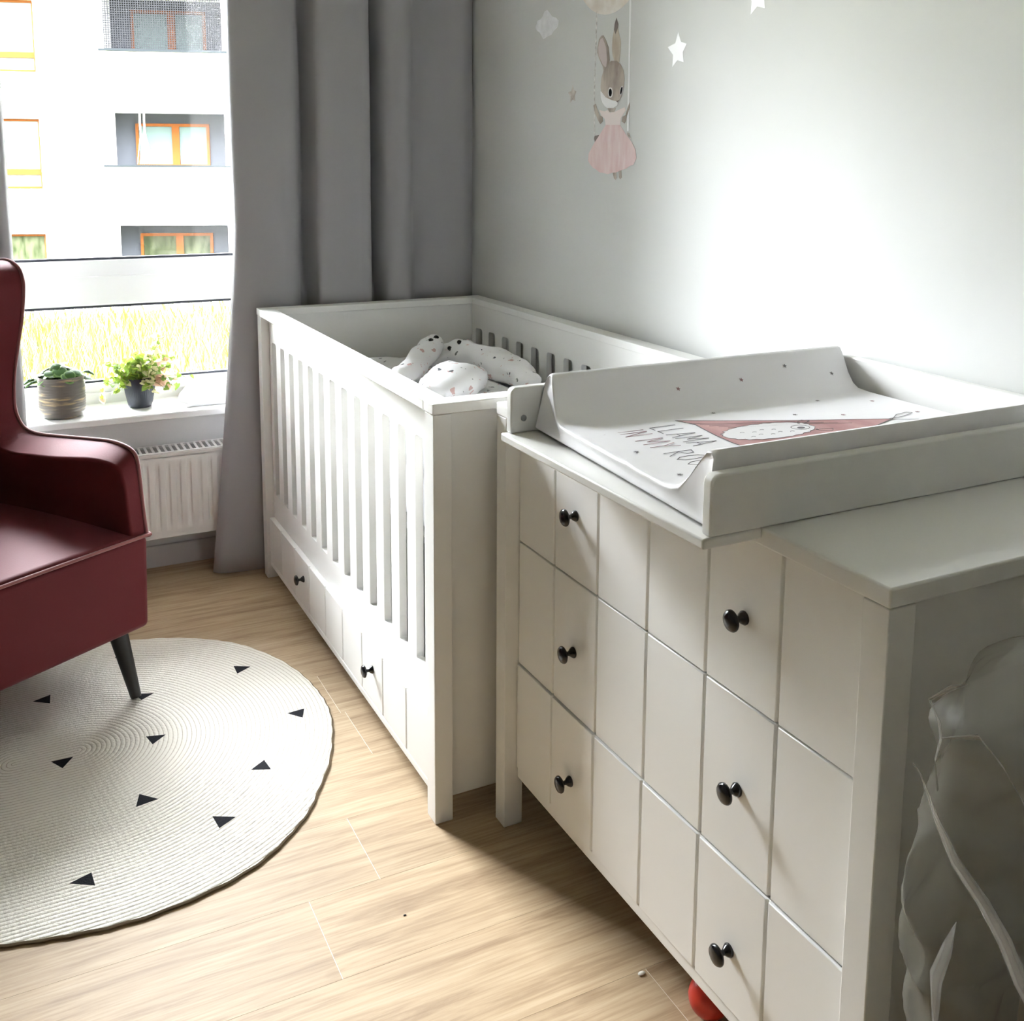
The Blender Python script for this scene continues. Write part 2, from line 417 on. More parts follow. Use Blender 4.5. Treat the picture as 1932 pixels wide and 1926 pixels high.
for (z0, z1) in ((0.607, 0.614), (0.8585, 0.868), (1.018, 1.026)):
    b.box(WL + 0.08, WR - 0.08, GY + 0.012, GY + 0.03, z0, z1)
b.build('window_seal', m_seal, wn)
for (xa, xb) in ((WL + 0.08, -0.40), (-0.30, WR - 0.08)):
    for (za, zb) in ((0.607, 0.868), (1.018, WT - 0.09)):
        MB().box(xa, xb, GY + 0.03, GY + 0.034, za, zb).build('window_pane', m_glass, wn)
b = MB().box(WL - 0.03, WR + 0.03, 3.415, GY, 0.517, 0.54)
b.build('window_sill', m_sill, wn, bevel=0.004)

# ---------------------------------------------------------------- crib
CX0, CX1, CY0, CY1, CZT = 0.747, 1.520, 1.816, 3.276, 0.884
PWX, PWY = 0.0395, 0.043
crib = thing('crib', ((CX0 + CX1) / 2, (CY0 + CY1) / 2, 0), 'white baby crib with slatted sides and a drawer beneath, along the wall', 'crib')
CAP = 0.0217
for (x0, x1) in ((CX0, CX0 + PWX), (CX1 - PWX, CX1)):
    for (ya, yb) in ((CY0, CY0 + PWY), (CY1 - PWY, CY1)):
        MB().box(x0, x1, ya, yb, 0, CZT - CAP - 0.001).build('corner_post', m_white, crib, bevel=0.0015)
for ya in (CY0 + 0.020, CY1 - 0.020 - 0.018):
    MB().box(CX0 + PWX, CX1 - PWX, ya, ya + 0.018, 0.04, CZT - CAP).build('end_panel', m_white, crib, bevel=0.001)
def slatted(x):
    holes = []
    for i in range(13):
        yf = 3.202 - 0.1018 * i
        holes.append(rrect(yf - 0.051, yf, 0.285, 0.783, (0.004, 0.004, 0.010, 0.010), 4))
    b = MB().prism([(CY0 + PWY, 0.20), (CY1 - PWY, 0.20), (CY1 - PWY, CZT - CAP), (CY0 + PWY, CZT - CAP)], TX(x), 0.0175, holes=holes)
    return b.build('slatted_side', m_white, crib, bevel=0.0015)
slatted(CX0 + 0.026); slatted(CX1 - 0.026 - 0.0175)
# caps along the long sides, then the two ends
for (x0, x1) in ((CX0 - 0.002, CX0 + 0.046), (CX1 - 0.046, CX1 + 0.002)):
    MB().box(x0, x1, CY0 + 0.048, CY1 - 0.048, CZT - CAP, CZT).build('top_rail', m_white, crib, bevel=0.002)
for (ya, yb) in ((CY0 - 0.002, CY0 + 0.0478), (CY1 - 0.0478, CY1 + 0.002)):
    MB().box(CX0 - 0.002, CX1 + 0.002, ya, yb, CZT - CAP, CZT).build('top_rail', m_white, crib, bevel=0.002)
MB().box(CX0 + 0.05, CX1 - 0.05, CY0 + 0.045, CY1 - 0.045, 0.535, 0.55).build('bed_base', m_white, crib)
def grooved_front(x, t, ya, yb, z0, z1, grooves, gw=0.0035, gd=0.0045):
    pts = [(x + t, ya), (x, ya)]
    for g in sorted(grooves):
        pts += [(x, g - gw), (x + gd, g - gw * 0.4), (x + gd, g + gw * 0.4), (x, g + gw)]
    pts += [(x, yb), (x + t, yb)]
    return MB().prism(pts, TZ(z0), z1 - z0)
def knob(x, y, z, parent, s=1.0):
    prof = [(0, 0), (0.0095, 0), (0.0098, 0.002), (0.0070, 0.0065), (0.0042, 0.0095), (0.0036, 0.0135), (0.0050, 0.016), (0.0110, 0.018), (0.0148, 0.0205), (0.0150, 0.0225), (0.0130, 0.0255), (0.0080, 0.0275), (0, 0.0283)]
    b = MB().lathe([(r * s, h * s) for r, h in prof], lambda a, bb, c: Vector((x - c, y + a, z + bb)), 28)
    o = b.build('knob', m_black, parent, smooth=60); o['label'] = 'round black knob'
    return o
# drawer under the crib
XD = CX0 + 0.010
d = grooved_front(XD, 0.016, CY0 + PWY + 0.003, CY1 - PWY - 0.003, 0.062, 0.205, [3.087, 2.93, 2.773, 2.616, 2.463, 2.308, 2.158, 2.005]).build('drawer', m_white, crib, bevel=0.001, seg=1)
b = MB().box(XD - 0.0005, XD + 0.014, CY0 + PWY + 0.003, CY1 - PWY - 0.003, 0.045, 0.0605); b.build('drawer_bottom_rail', m_white, d, bevel=0.0015)
b = MB().box(XD + 0.02, CX1 - 0.09, CY0 + 0.07, CY1 - 0.07, 0.05, 0.062)
b.box(XD + 0.02, XD + 0.03, CY0 + 0.07, CY1 - 0.07, 0.062, 0.16); b.box(CX1 - 0.1, CX1 - 0.09, CY0 + 0.07, CY1 - 0.07, 0.062, 0.16)
b.build('drawer_box', m_white, d)
knob(XD, 2.830, 0.147, d); knob(XD, 2.227, 0.147, d)
# bolts seen through the end slots
for (x, z) in ((CX0 + 0.036, 0.752), (CX0 + 0.036, 0.315), (CX1 - 0.036, 0.752)):
    MB().lathe([(0, 0), (0.007, 0), (0.007, 0.004), (0.004, 0.006), (0.004, 0.018), (0, 0.018)], lambda a, bb, c: Vector((x + a, CY1 - 0.04 - c, z + bb)), 16).build('bolt', m_chrome, crib, smooth=40)

mt = MB().box(0.805, 1.462, 1.87, 3.215, 0.551, 0.688).build('mattress', m_sheet, bevel=0.025, seg=4)
tag(mt, 'white sheeted crib mattress lying inside the crib', 'mattress')

# bedding
def gs(x, y, cx, cy, sx, sy): return math.exp(-((x - cx) / sx) ** 2 - ((y - cy) / sy) ** 2)
def hq(x, y):
    z = 0.704 + 0.040 * gs(x, y, 0.92, 3.06, 0.17, 0.20)
    z += 0.012 * noise.noise(Vector((x * 9, y * 7, 0.3))) + 0.007 * noise.noise(Vector((x * 22, y * 18, 2.1)))
    z += 0.010 * math.sin(x * 26 + y * 17 + 3 * noise.noise(Vector((x * 4, y * 4, 5))))
    return z
def fq(u, v):
    x = 0.80 + 0.52 * u; y = 2.40 + 0.80 * v
    x += 0.03 * noise.noise(Vector((y * 5, 1, 1))) * u
    e = min(u, 1 - u, v, 1 - v); k = min(1, e / 0.10); k = math.sin(k * PI / 2)
    return Vector((max(x, 0.812), min(y, 3.21), 0.697 + (hq(x, y) - 0.697) * k))
q = MB().grid(fq, 60, 90).build('quilt', m_print, smooth=80, solid=0.006)
tag(q, 'rumpled white quilt printed with flowers, spread in the crib', 'quilt')
def rid_(p): return 1 - 2 * abs(noise.noise(p))
def lump(pts, rads, name, label, cat, flat=0.8, nr=20, amp=0.012):
    P_ = spline([Vector(p) for p in pts], 8); n = len(P_); R = []
    for i in range(n):
        f = i / (n - 1) * (len(rads) - 1); a = int(min(f, len(rads) - 2)); R.append(rads[a] + (rads[a + 1] - rads[a]) * (f - a))
    bm = MB(); rings = []
    for i, p in enumerate(P_):
        d = (P_[min(i + 1, n - 1)] - P_[max(i - 1, 0)]).normalized(); a = d.cross(Vector((0, 0, 1))).normalized(); u = Vector((0, 0, 1))
        ring = []
        for k in range(nr):
            t = 2 * PI * k / nr; r = R[i]
            q = p + a * math.cos(t) * r + u * math.sin(t) * r * flat
            q += (q - p).normalized() * (amp * noise.noise(q * 13) + 0.55 * amp * noise.noise(q * 34) + 0.7 * amp * rid_(Vector((q.x * 16, q.y * 9, q.z * 20))))
            ring.append(bm.bm.verts.new(q))
        rings.append(ring)
    for A, B in zip(rings, rings[1:]):
        for k in range(nr): bm.bm.faces.new([A[k], A[(k + 1) % nr], B[(k + 1) % nr], B[k]])
    bm.bm.faces.new(rings[0][::-1]); bm.bm.faces.new(rings[-1])
    o = bm.build(name, m_print, smooth=80);     return tag(o, label, cat)
la = lump([(0.97, 2.66, 0.735), (1.05, 2.74, 0.748), (1.14, 2.86, 0.765), (1.20, 2.93, 0.792), (1.235, 2.965, 0.775)], [0.022, 0.036, 0.034, 0.036, 0.018],
     'blanket', 'small patterned baby blanket bunched up highest, in the middle of the crib', 'blanket', amp=0.013)
lb = lump([(1.225, 2.98, 0.740), (1.28, 2.93, 0.750), (1.33, 2.84, 0.748), (1.355, 2.73, 0.738), (1.36, 2.63, 0.729), (1.35, 2.56, 0.718)], [0.028, 0.042, 0.046, 0.046, 0.040, 0.020],
     'blanket', 'rolled patterned baby blanket arching toward the wall side of the crib', 'blanket', amp=0.015, flat=0.85)
def eyes(par, pts):
    from mathutils.bvhtree import BVHTree
    me = par.data; tree = BVHTree.FromPolygons([v.co for v in me.vertices], [p.vertices for p in me.polygons])
    d = Vector((0.30, 0.72, -0.62)).normalized()
    for p in pts:
        hit = tree.ray_cast(Vector(p) - d * 0.3, d)
        c = hit[0] if hit[0] is not None else Vector(p)
        MB().lathe([(0, -0.005), (0.006, -0.004), (0.0085, 0), (0.006, 0.003), (0, 0.0042)], lambda a, bb, cc: c + Vector((a, -0.77 * cc + 0.63 * bb, 0.77 * bb + 0.63 * cc)), 14).build('printed_eye', m_black, par, smooth=60)
m_pink = mat('pink_print', (0.62, 0.30, 0.29), 0.85)
eyes(la, [(1.185, 2.893, 0.806), (1.205, 2.900, 0.822)])
eyes(lb, [(1.252, 2.905, 0.773), (1.282, 2.900, 0.787)])
pl_ = lump([(1.00, 2.44, 0.748), (1.08, 2.52, 0.752), (1.15, 2.61, 0.752), (1.18, 2.70, 0.740)], [0.035, 0.075, 0.080, 0.040], 'pillow',
     'plump white printed pillow in front of the blankets in the crib', 'pillow', flat=0.55, amp=0.010)
sh = lump([(1.20, 2.06, 0.722), (1.28, 2.22, 0.728), (1.36, 2.37, 0.722)], [0.04, 0.07, 0.04], 'folded_sheet', 'folded white sheet at the near end of the crib', 'sheet', flat=0.42, amp=0.007)
sh.data.materials[0] = m_cloth

# ---------------------------------------------------------------- dresser
DX0, DX1, DY0, DY1, DZ = 0.869, 1.530, 0.7865, 1.785, 0.884
TD = 0.0245; PX = 0.0415; PY = 0.040
dr = thing('dresser', ((DX0 + DX1) / 2, (DY0 + DY1) / 2, 0), 'white chest of three wide drawers with black knobs, under the changing mat', 'dresser')
for (x0, x1) in ((DX0, DX0 + PX), (DX1 - PX, DX1)):
    for (ya, yb) in ((DY0, DY0 + PY), (DY1 - PY, DY1)):
        MB().box(x0, x1, ya, yb, 0, DZ - TD - 0.0005).build('corner_post', m_white, dr, bevel=0.0015)
MB().box(DX0 - 0.001, DX1, DY0 - 0.001, DY1 + 0.001, DZ - TD, DZ).build('top', m_white, dr, bevel=0.003, seg=3)
for ya in (DY0 + 0.028, DY1 - 0.028 - 0.018):
    MB().box(DX0 + PX, DX1 - PX, ya, ya + 0.018, 0.105, DZ - TD).build('side_panel', m_white, dr, bevel=0.001)
MB().box(DX1 - 0.02, DX1 - 0.012, DY0 + PY, DY1 - PY, 0.105, DZ - TD).build('back_panel', m_white, dr)
XF = DX0 + 0.030
MB().box(XF, XF + 0.018, DY0 + PY, DY1 - PY, 0.105, 0.127).build('bottom_rail', m_white, dr, bevel=0.002)
MB().box(XF, XF + 0.018, DY0 + PY, DY1 - PY, 0.853, DZ - TD).build('front_rail', m_white, dr, bevel=0.001)
for i, (z0, z1, zk) in enumerate(((0.610, 0.8515, 0.729), (0.3545, 0.6065, 0.4725), (0.1285, 0.351, 0.2215))):
    xx = XF - (0.003 if i == 2 else 0)
    dw = grooved_front(xx, 0.018, DY0 + PY + 0.002, DY1 - PY - 0.002, z0, z1, [1.602, 1.450, 1.299, 1.147, 0.992]).build('drawer', m_white, dr, bevel=0.001, seg=1)
    dw['label'] = ('top drawer', 'middle drawer', 'bottom drawer')[i]
    b = MB(); 
    b.box(xx + 0.02, DX1 - 0.05, DY0 + 0.06, DY0 + 0.07, z0 + 0.02, z1 - 0.05); b.box(xx + 0.02, DX1 - 0.05, DY1 - 0.07, DY1 - 0.06, z0 + 0.02, z1 - 0.05)
    b.box(xx + 0.02, DX1 - 0.05, DY0 + 0.07, DY1 - 0.07, z0 + 0.02, z0 + 0.025); b.build('drawer_box', m_white, dw)
    knob(xx, 1.526, zk, dw, 1.05); knob(xx, 1.065, zk, dw, 1.05)

# ---------------------------------------------------------------- changing top
OX, OY0, OY1 = 0.7725, 0.9995, 1.572
HB = 0.081
ct = thing('changing_frame', ((OX + 1.53) / 2, (OY0 + OY1) / 2, DZ), 'white changing-table frame with raised side boards, set on the dresser', 'changing table')
MB().box(OX, DX0 - 0.0015, OY0, OY1, DZ - 0.0145, DZ).build('front_board', m_white, ct, bevel=0.003, seg=3)
for ya in (OY0, OY1 - 0.018):
    MB().prism(rrect(0.7835, 1.512, DZ + 0.0004, DZ + HB, (0, 0, 0, 0.012)), TY(ya), 0.018).build('side_board', m_white, ct, bevel=0.003, seg=3)
MB().box(1.512, 1.531, OY0, OY1, DZ + 0.0004, DZ + HB + 0.004).build('back_board', m_white, ct, bevel=0.003, seg=3)
# the barrel nut on the far side board
MB().lathe([(0, 0), (0.0055, 0), (0.0055, 0.001), (0.003, 0.0012), (0.003, 0.0005), (0, 0.0005)], lambda a, bb, c: Vector((0.808 + a, OY1 - 0.018 - c, DZ + 0.026 + bb)), 16).build('screw', m_chrome, ct, smooth=40)

# changing mat
MY0, MY1 = OY0 + 0.020, OY1 - 0.020
ZM = 0.916
def prof():
    a, c = MY0, MY1
    half = [(a, 0.888), (a, 0.970), (a + 0.003, 0.981), (a + 0.010, 0.987), (a + 0.020, 0.985), (a + 0.027, 0.975), (a + 0.056, 0.942), (a + 0.076, 0.925), (a + 0.092, 0.918), (a + 0.12, ZM)]
    out = list(half)
    n = 10
    for i in range(1, n): out.append((a + 0.12 + (c - a - 0.24) * i / n, ZM - 0.0))
    for (y, z) in reversed(half): out.append((c - (y - a), z))
    return out
pr = prof()
def section(x, s):
    # s: 0 at the rounded front edge, 1 inside
    out = []
    for i, (y, z) in enumerate(pr):
        e = 1 - s
        zc = 0.902; z2 = zc + (z - zc) * (1 - e * (0.55 if z < 0.93 else 0.06))
        hgt = max(0, (z - ZM) / 0.07)
        out.append(Vector((x + 0.022 * hgt * (1 if s < 1.5 else 0) - 0.0, y, z2)))
    return out
b = MB(); rings = []
st_ = [(0.8310, 0.0), (0.8302, 0.35), (0.8315, 0.75), (0.835, 1.0), (0.842, 1.0)] + [(0.85 + (1.485 - 0.85) * i / 50, 1.0) for i in range(51)] + [(1.490, 1.0)]
for (x, s) in st_:
    sec = section(x, s); R = []
    for i, v in enumerate(sec):
        k = math.exp(-((x - 0.835) / 0.05) ** 2)
        if 0 < i < len(sec) - 1 and v.z < 0.935 and v.z > 0.9:
            v.z += 0.0009 * k * math.sin(v.y * 330 + 2 * noise.noise(v * 20)) + 0.0008 * math.exp(-((x - 0.89) / 0.06) ** 2) * math.sin(v.y * 190 + x * 40 + 3 * noise.noise(v * 15))
        v.x = min(v.x, 1.509)
        v.x -= 0.036 * (1 - (v.y - MY0) / (MY1 - MY0)) * max(0, 1 - (x - 0.83) / 0.3) + (0.012 if v.y < MY0 + 0.05 and v.z > 0.95 else 0) * max(0, 1 - (x - 0.83) / 0.3)
        R.append(b.bm.verts.new(v))
    rings.append(R)
for A, B in zip(rings, rings[1:]):
    for i in range(len(A)): b.bm.faces.new([A[i], A[(i + 1) % len(A)], B[(i + 1) % len(A)], B[i]])
b.bm.faces.new(rings[0]); b.bm.faces.new(rings[-1][::-1])
cm = b.build('changing_mat', m_mat, smooth=50)
tag(cm, 'white wedge-sided changing mat with a printed llama and tent, in the changing frame', 'changing mat')
m_pg = mat('grey_print', (0.16, 0.15, 0.155), 0.7); m_pp = mat('mauve_print', (0.30, 0.16, 0.17), 0.7)
m_tent = mat('dusty_pink_print', (0.47, 0.25, 0.25), 0.6); vary(m_tent, (0.36, 0.17, 0.17), (0.56, 0.33, 0.32), 14, 4, stretch=(1, 0.4, 1))
m_llama = mat('llama_white_print', (0.80, 0.79, 0.79), 0.6)
def ribbon(b, pts, wd, z, t=0.0003):
    """flat stroke on the mat surface"""
    for (p, q) in zip(pts, pts[1:]):
        p = Vector(p); q = Vector(q); d = (q - p)
        if d.length < 1e-6: continue
        d.normalize(); n = Vector((-d.y, d.x)) * wd / 2; e = d * wd * 0.3
        b.prism([tuple(p - e + n), tuple(p - e - n), tuple(q + e - n), tuple(q + e + n)], TZ(z), t)
G = {'L': [[(0, 1), (0, 0), (.6, 0)]], 'A': [[(0, 0), (.35, 1), (.7, 0)], [(.12, .35), (.58, .35)]], 'M': [[(0, 0), (.05, 1), (.4, .3), (.75, 1), (.8, 0)]],
     'I': [[(0, 0), (0, 1)]], 'N': [[(0, 0), (0, 1), (.55, 0), (.55, 1)]], 'Y': [[(0, 1), (.3, .5), (.6, 1)], [(.3, .5), (.3, 0)]],
     'R': [[(0, 0), (0, 1), (.45, .9), (.5, .65), (.05, .5), (.55, 0)]], 'O': [[(.3, 0), (.05, .2), (0, .5), (.08, .85), (.3, 1), (.52, .85), (.6, .5), (.54, .2), (.3, 0)]]}
GW = {'L': .6, 'A': .7, 'M': .8, 'I': .05, 'N': .55, 'Y': .6, 'R': .55, 'O': .6, ' ': .3}
def text(s, x, y, h, wsc, M):
    cur = 0
    for ch in s:
        if ch in G:
            b = MB()
            for stroke in G[ch]:
                ribbon(b, [(x + v * h, y - (cur + u * wsc)) for (u, v) in stroke], 0.0014, ZM + 0.0006)
            b.build('printed_letter', M, cm)
        cur += (GW[ch] + 0.32) * wsc
text('LLAMA', 0.952, 1.382, 0.050, 0.0255, m_pg)
text('IN MY', 0.886, 1.378, 0.050, 0.0290, m_pp)
text('ROOM', 0.886, 1.378 - 0.0290 * 4.52, 0.050, 0.0290, m_pg)
# tent and llama print
tent = [(1.020, 1.405), (1.034, 1.370), (1.022, 1.300), (1.018, 1.250), (1.022, 1.19), (1.030, 1.150), (1.016, 1.125), (1.06, 1.14), (1.20, 1.195), (1.365, 1.255), (1.20, 1.32), (1.08, 1.375)]
tp = MB().prism(tent, TZ(ZM + 0.0004), 0.0003).build('printed_tent', m_tent, cm)
b = MB(); ribbon(b, tent + [tent[0]], 0.0018, ZM + 0.0007)
ribbon(b, [(1.36, 1.252), (1.395, 1.275), (1.425, 1.28), (1.43, 1.272), (1.40, 1.262), (1.36, 1.258)], 0.0012, ZM + 0.0007)
ribbon(b, [(1.36, 1.252), (1.40, 1.236), (1.415, 1.228)], 0.0014, ZM + 0.0007)
for i in range(5): ribbon(b, [(1.03 + 0.01 * i, 1.375 - 0.012 * i), (1.12 + 0.02 * i, 1.34 - 0.012 * i), (1.2 + 0.02 * i, 1.312 - 0.012 * i)], 0.0007, ZM + 0.0007)
b.build('printed_outline', m_pg, cm)
ll = []
for i in range(48):
    t = 2 * PI * i / 48; sc = 1 + 0.09 * abs(math.sin(i * 1.57 * 0.9))
    ll.append((1.118 + 0.085 * math.cos(t) * sc, 1.283 + 0.040 * math.sin(t) * sc))
MB().prism(ll, TZ(ZM + 0.0008), 0.0002).build('printed_llama', m_llama, cm)
b = MB(); ribbon(b, ll + [ll[0]], 0.0007, ZM + 0.001)
for i in range(9):
    cx = 1.07 + 0.02 * (i % 5); cy = 1.262 + 0.022 * (i // 5) + 0.006 * (i % 2)
    ribbon(b, [(cx + 0.004 * math.cos(t), cy + 0.004 * math.sin(t)) for t in (0.2, 1.0, 1.9, 2.8)], 0.0006, ZM + 0.001)
fc = [(1.180 + 0.017 * math.cos(t / 12 * 2 * PI), 1.278 + 0.013 * math.sin(t / 12 * 2 * PI)) for t in range(13)]
ribbon(b, fc, 0.0008, ZM + 0.0011)
b.prism([(1.180 + 0.007 * math.cos(t / 10 * 2 * PI), 1.276 + 0.005 * math.sin(t / 10 * 2 * PI)) for t in range(10)], TZ(ZM + 0.001), 0.0003)
for cy in (1.256, 1.300):
    b.prism([(1.196 + 0.0025 * math.cos(t / 8 * 2 * PI), cy + 0.0025 * math.sin(t / 8 * 2 * PI)) for t in range(8)], TZ(ZM + 0.001), 0.0003)
ribbon(b, [(1.195, 1.305), (1.215, 1.315), (1.225, 1.306), (1.205, 1.296)], 0.0012, ZM + 0.001)
ribbon(b, [(1.195, 1.252), (1.215, 1.240), (1.225, 1.250), (1.205, 1.260)], 0.0012, ZM + 0.001)
b.build('printed_face', m_pg, cm)
def star_pts(r, rot=0, n=5, k=0.45):
    return [((r if i % 2 == 0 else r * k) * math.cos(rot + PI * i / n), (r if i % 2 == 0 else r * k) * math.sin(rot + PI * i / n)) for i in range(2 * n)]
for (x, y) in ((1.111, 1.42), (1.345, 1.415), (1.233, 1.35), (1.309, 1.313), (1.435, 1.37), (1.445, 1.274), (0.854, 1.273), (0.845, 1.15), (0.862, 1.374), (1.32, 1.20)):
    zz = ZM + 0.0006
    MB().prism([(x + a, y + c) for a, c in star_pts(0.0045, random.random())], TZ(zz), 0.0003).build('printed_star', random.choice((m_pg, m_pp)), cm)
a_ = Vector((0, MY1 - 0.060, 0.942)); c_ = Vector((0, MY1 - 0.028, 0.975)); dv = (c_ - a_).normalized(); nn_ = Vector((0, -dv.z, dv.y))
for (x, s) in ((1.090, 0.006), (1.235, 0.010), (1.350, 0.030), (1.452, 0.002)):
    o_ = Vector((x, a_.y, a_.z)) + dv * s + nn_ * 0.0004
    MB().prism(star_pts(0.0048, 1.2), lambda a, bb, c: o_ + Vector((a, 0, 0)) + dv * bb + nn_ * c, 0.0004).build('printed_star', random.choice((m_pg, m_pp)), cm)

# ---------------------------------------------------------------- curtains
def curtain(path, ztop, zbot, flare, name, label, nz=40):
    pth = spline([Vector((x, y, 0)) for x, y in path], 10)
    def fn(u, v):
        i = u * (len(pth) - 1); a = int(min(i, len(pth) - 2)); p = pth[a].lerp(pth[a + 1], i - a)
        z = ztop + (zbot - ztop) * v
        q = Vector((p.x, p.y, z)); q = flare(q, u, v)
        q.x += 0.004 * noise.noise(Vector((u * 8, z * 2.2, 1))); q.y += 0.004 * noise.noise(Vector((u * 9, z * 2.6, 4)))
        return q
    o = MB().grid(fn, len(pth) * 2, nz).build(name, m_curt, smooth=80, solid=0.002)
    return tag(o, label, 'curtain')
def fl_r(q, u, v):
    k = max(0, (1.15 - q.z) / 1.15) ** 1.3
    wgt = max(0, 1 - u / 0.35)
    q.x -= 0.105 * k * wgt
    q.y -= 0.012 * k * wgt
    if q.z < 0.9: q.y = min(q.y, 3.352 if q.x < 0.80 else 3.40)
    return q
curtain([(0.695, 3.345), (0.705, 3.322), (0.75, 3.308), (0.80, 3.300), (0.85, 3.302), (0.895, 3.32), (0.925, 3.40), (0.942, 3.42), (0.955, 3.345), (0.975, 3.305), (1.04, 3.296), (1.10, 3.300), (1.145, 3.318),
         (1.160, 3.43), (1.173, 3.44), (1.192, 3.345), (1.215, 3.31), (1.255, 3.30), (1.285, 3.312), (1.31, 3.345), (1.36, 3.362), (1.43, 3.350), (1.49, 3.335), (1.530, 3.350)],
        2.52, 0.012, fl_r, 'curtain', 'long grey curtain hanging in folds in the corner behind the crib')
def fl_l(q, u, v):
    q.x += 0.028 * (2.52 - q.z) / 2.5 * u; return q
curtain([(-0.72, 3.33), (-0.68, 3.27), (-0.63, 3.32), (-0.59, 3.33), (-0.54, 3.27), (-0.48, 3.26), (-0.44, 3.32), (-0.40, 3.33), (-0.34, 3.27), (-0.28, 3.26), (-0.24, 3.32), (-0.20, 3.32), (-0.185, 3.28), (-0.16, 3.33), (-0.13, 3.33), (-0.10, 3.265), (-0.06, 3.25), (-0.04, 3.32), (-0.015, 3.33), (0.005, 3.28), (0.035, 3.29), (0.045, 3.32)],
        2.52, 0.012, fl_l, 'curtain', 'grey curtain at the left edge of the picture behind the armchair')

# ---------------------------------------------------------------- radiator
ra = thing('radiator', (0.1, 3.42, 0.14), 'white ribbed panel radiator on the wall under the window sill', 'radiator')
RX0, RX1, RZ0, RZ1 = -0.62, 0.78, 0.139, 0.420
RYF, RYB = 3.368, 3.470
def rp(u, v):
    x = RX0 + 0.02 + (RX1 - RX0 - 0.04) * u; z = RZ0 + 0.012 + (RZ1 - RZ0 - 0.024) * v
    ph = ((x - 0.4015) / 0.0329) % 1.0
    e = min(1, max(0, (min(v, 1 - v) - 0.09) / 0.05))
    t = abs(ph - 0.5) * 2                       # 1 at the rib edges
    d = 0.0065 * min(1, max(0, (t - 0.5) / 0.22)) * e
    return Vector((x, RYF + d, z))
MB().grid(rp, 640, 24).build('ribbed_front', m_rad, ra, smooth=50)
b = MB()
b.box(RX0, RX1, RYF + 0.0095, RYF + 0.016, RZ0, RZ1 - 0.004)
b.box(RX0, RX1, RYF, RYF + 0.008, RZ1 - 0.016, RZ1 - 0.001); b.box(RX0, RX1, RYF, RYF + 0.008, RZ0, RZ0 + 0.015)
b.box(RX0, RX1, RYB - 0.008, RYB, RZ0, RZ1 - 0.004)
b.box(RX0, RX0 + 0.006, RYF, RYB, RZ0 + 0.02, RZ1); b.box(RX1 - 0.006, RX1, RYF, RYB, RZ0 + 0.02, RZ1)
b.build('casing', m_rad, ra, bevel=0.0015)
b = MB(); holes = []
x = RX0 + 0.02
while x < RX1 - 0.03:
    holes.append([(x, RYF + 0.014), (x + 0.0115, RYF + 0.014), (x + 0.0115, RYB - 0.014), (x, RYB - 0.014)]); x += 0.0195
b.prism([(RX0, RYF), (RX1, RYF), (RX1, RYB), (RX0, RYB)], TZ(RZ1), 0.002, holes=holes)
b.build('top_grille', m_rad, ra)
MB().box(RX0 + 0.01, RX1 - 0.01, RYF + 0.02, RYB - 0.01, RZ1 - 0.03, RZ1 - 0.028).build('grille_shade_sheet', m_dark, ra)  # dark sheet below the grille in place of the shade inside
for bx0 in (-0.45, 0.58): MB().box(bx0, bx0 + 0.03, RYB, WY, 0.2, 0.36).build('wall_bracket', m_rad, ra)

# ---------------------------------------------------------------- armchair
ch = thing('armchair', (0.0, 2.68, 0.008), 'dusty rose velvet wing armchair standing on the round rug', 'armchair')
CP = Vector((0.318, 2.642, 0)); cf = Vector((0.52, -0.853, 0)).normalized(); cs = Vector((0.853, 0.52, 0)).normalized()
W_ = 0.74
def TC(s, bk, z):      # s: distance from the right outer side inward, bk: distance back from the front
    return CP - cs * s - cf * bk + Vector((0, 0, z))
# upholstered base
b = MB(); NS = 26
def basefn(side):
    pass
bx = [(0.0, 0.0), (W_, 0.0), (W_, 0.66), (0.0, 0.66)]
b.prism([(0.004, 0.0), (W_ - 0.004, 0.0), (W_ - 0.004, 0.66), (0.004, 0.66)], lambda a, bb, c: TC(a, bb + 0.010 * (1 - (c / 0.245)) , 0.172 + c), 0.245)
o = b.build('seat_base', m_vel, ch, bevel=0.016, seg=4)
# seat top (crowned)
def seat(u, v):
    s = 0.0 + (W_) * u; bk = -0.002 + 0.60 * v
    z = 0.414 + 0.028 * math.sin(PI * min(1, max(0, u))) ** 0.6 * math.sin(PI * min(1, v * 0.9 + 0.08)) ** 0.7
    return TC(s, bk, z)
b = MB().grid(seat, 30, 30); b.build('seat_cushion', m_vel, ch, smooth=80, solid=0.006)
def piping(pts, parent=ch, r=0.0045, name='piping'):
    return MB().tube(pts, r, 8).build(name, m_pip, parent, smooth=60)
piping([TC(0.0, -0.003, 0.418)] + [TC(W_ * i / 20, -0.003 - 0.004 * math.sin(PI * i / 20), 0.418 + 0.004 * math.sin(PI * i / 20)) for i in range(1, 21)])
piping([TC(-0.001, 0.0, 0.418), TC(-0.001, 0.3, 0.418), TC(-0.001, 0.6, 0.418)])
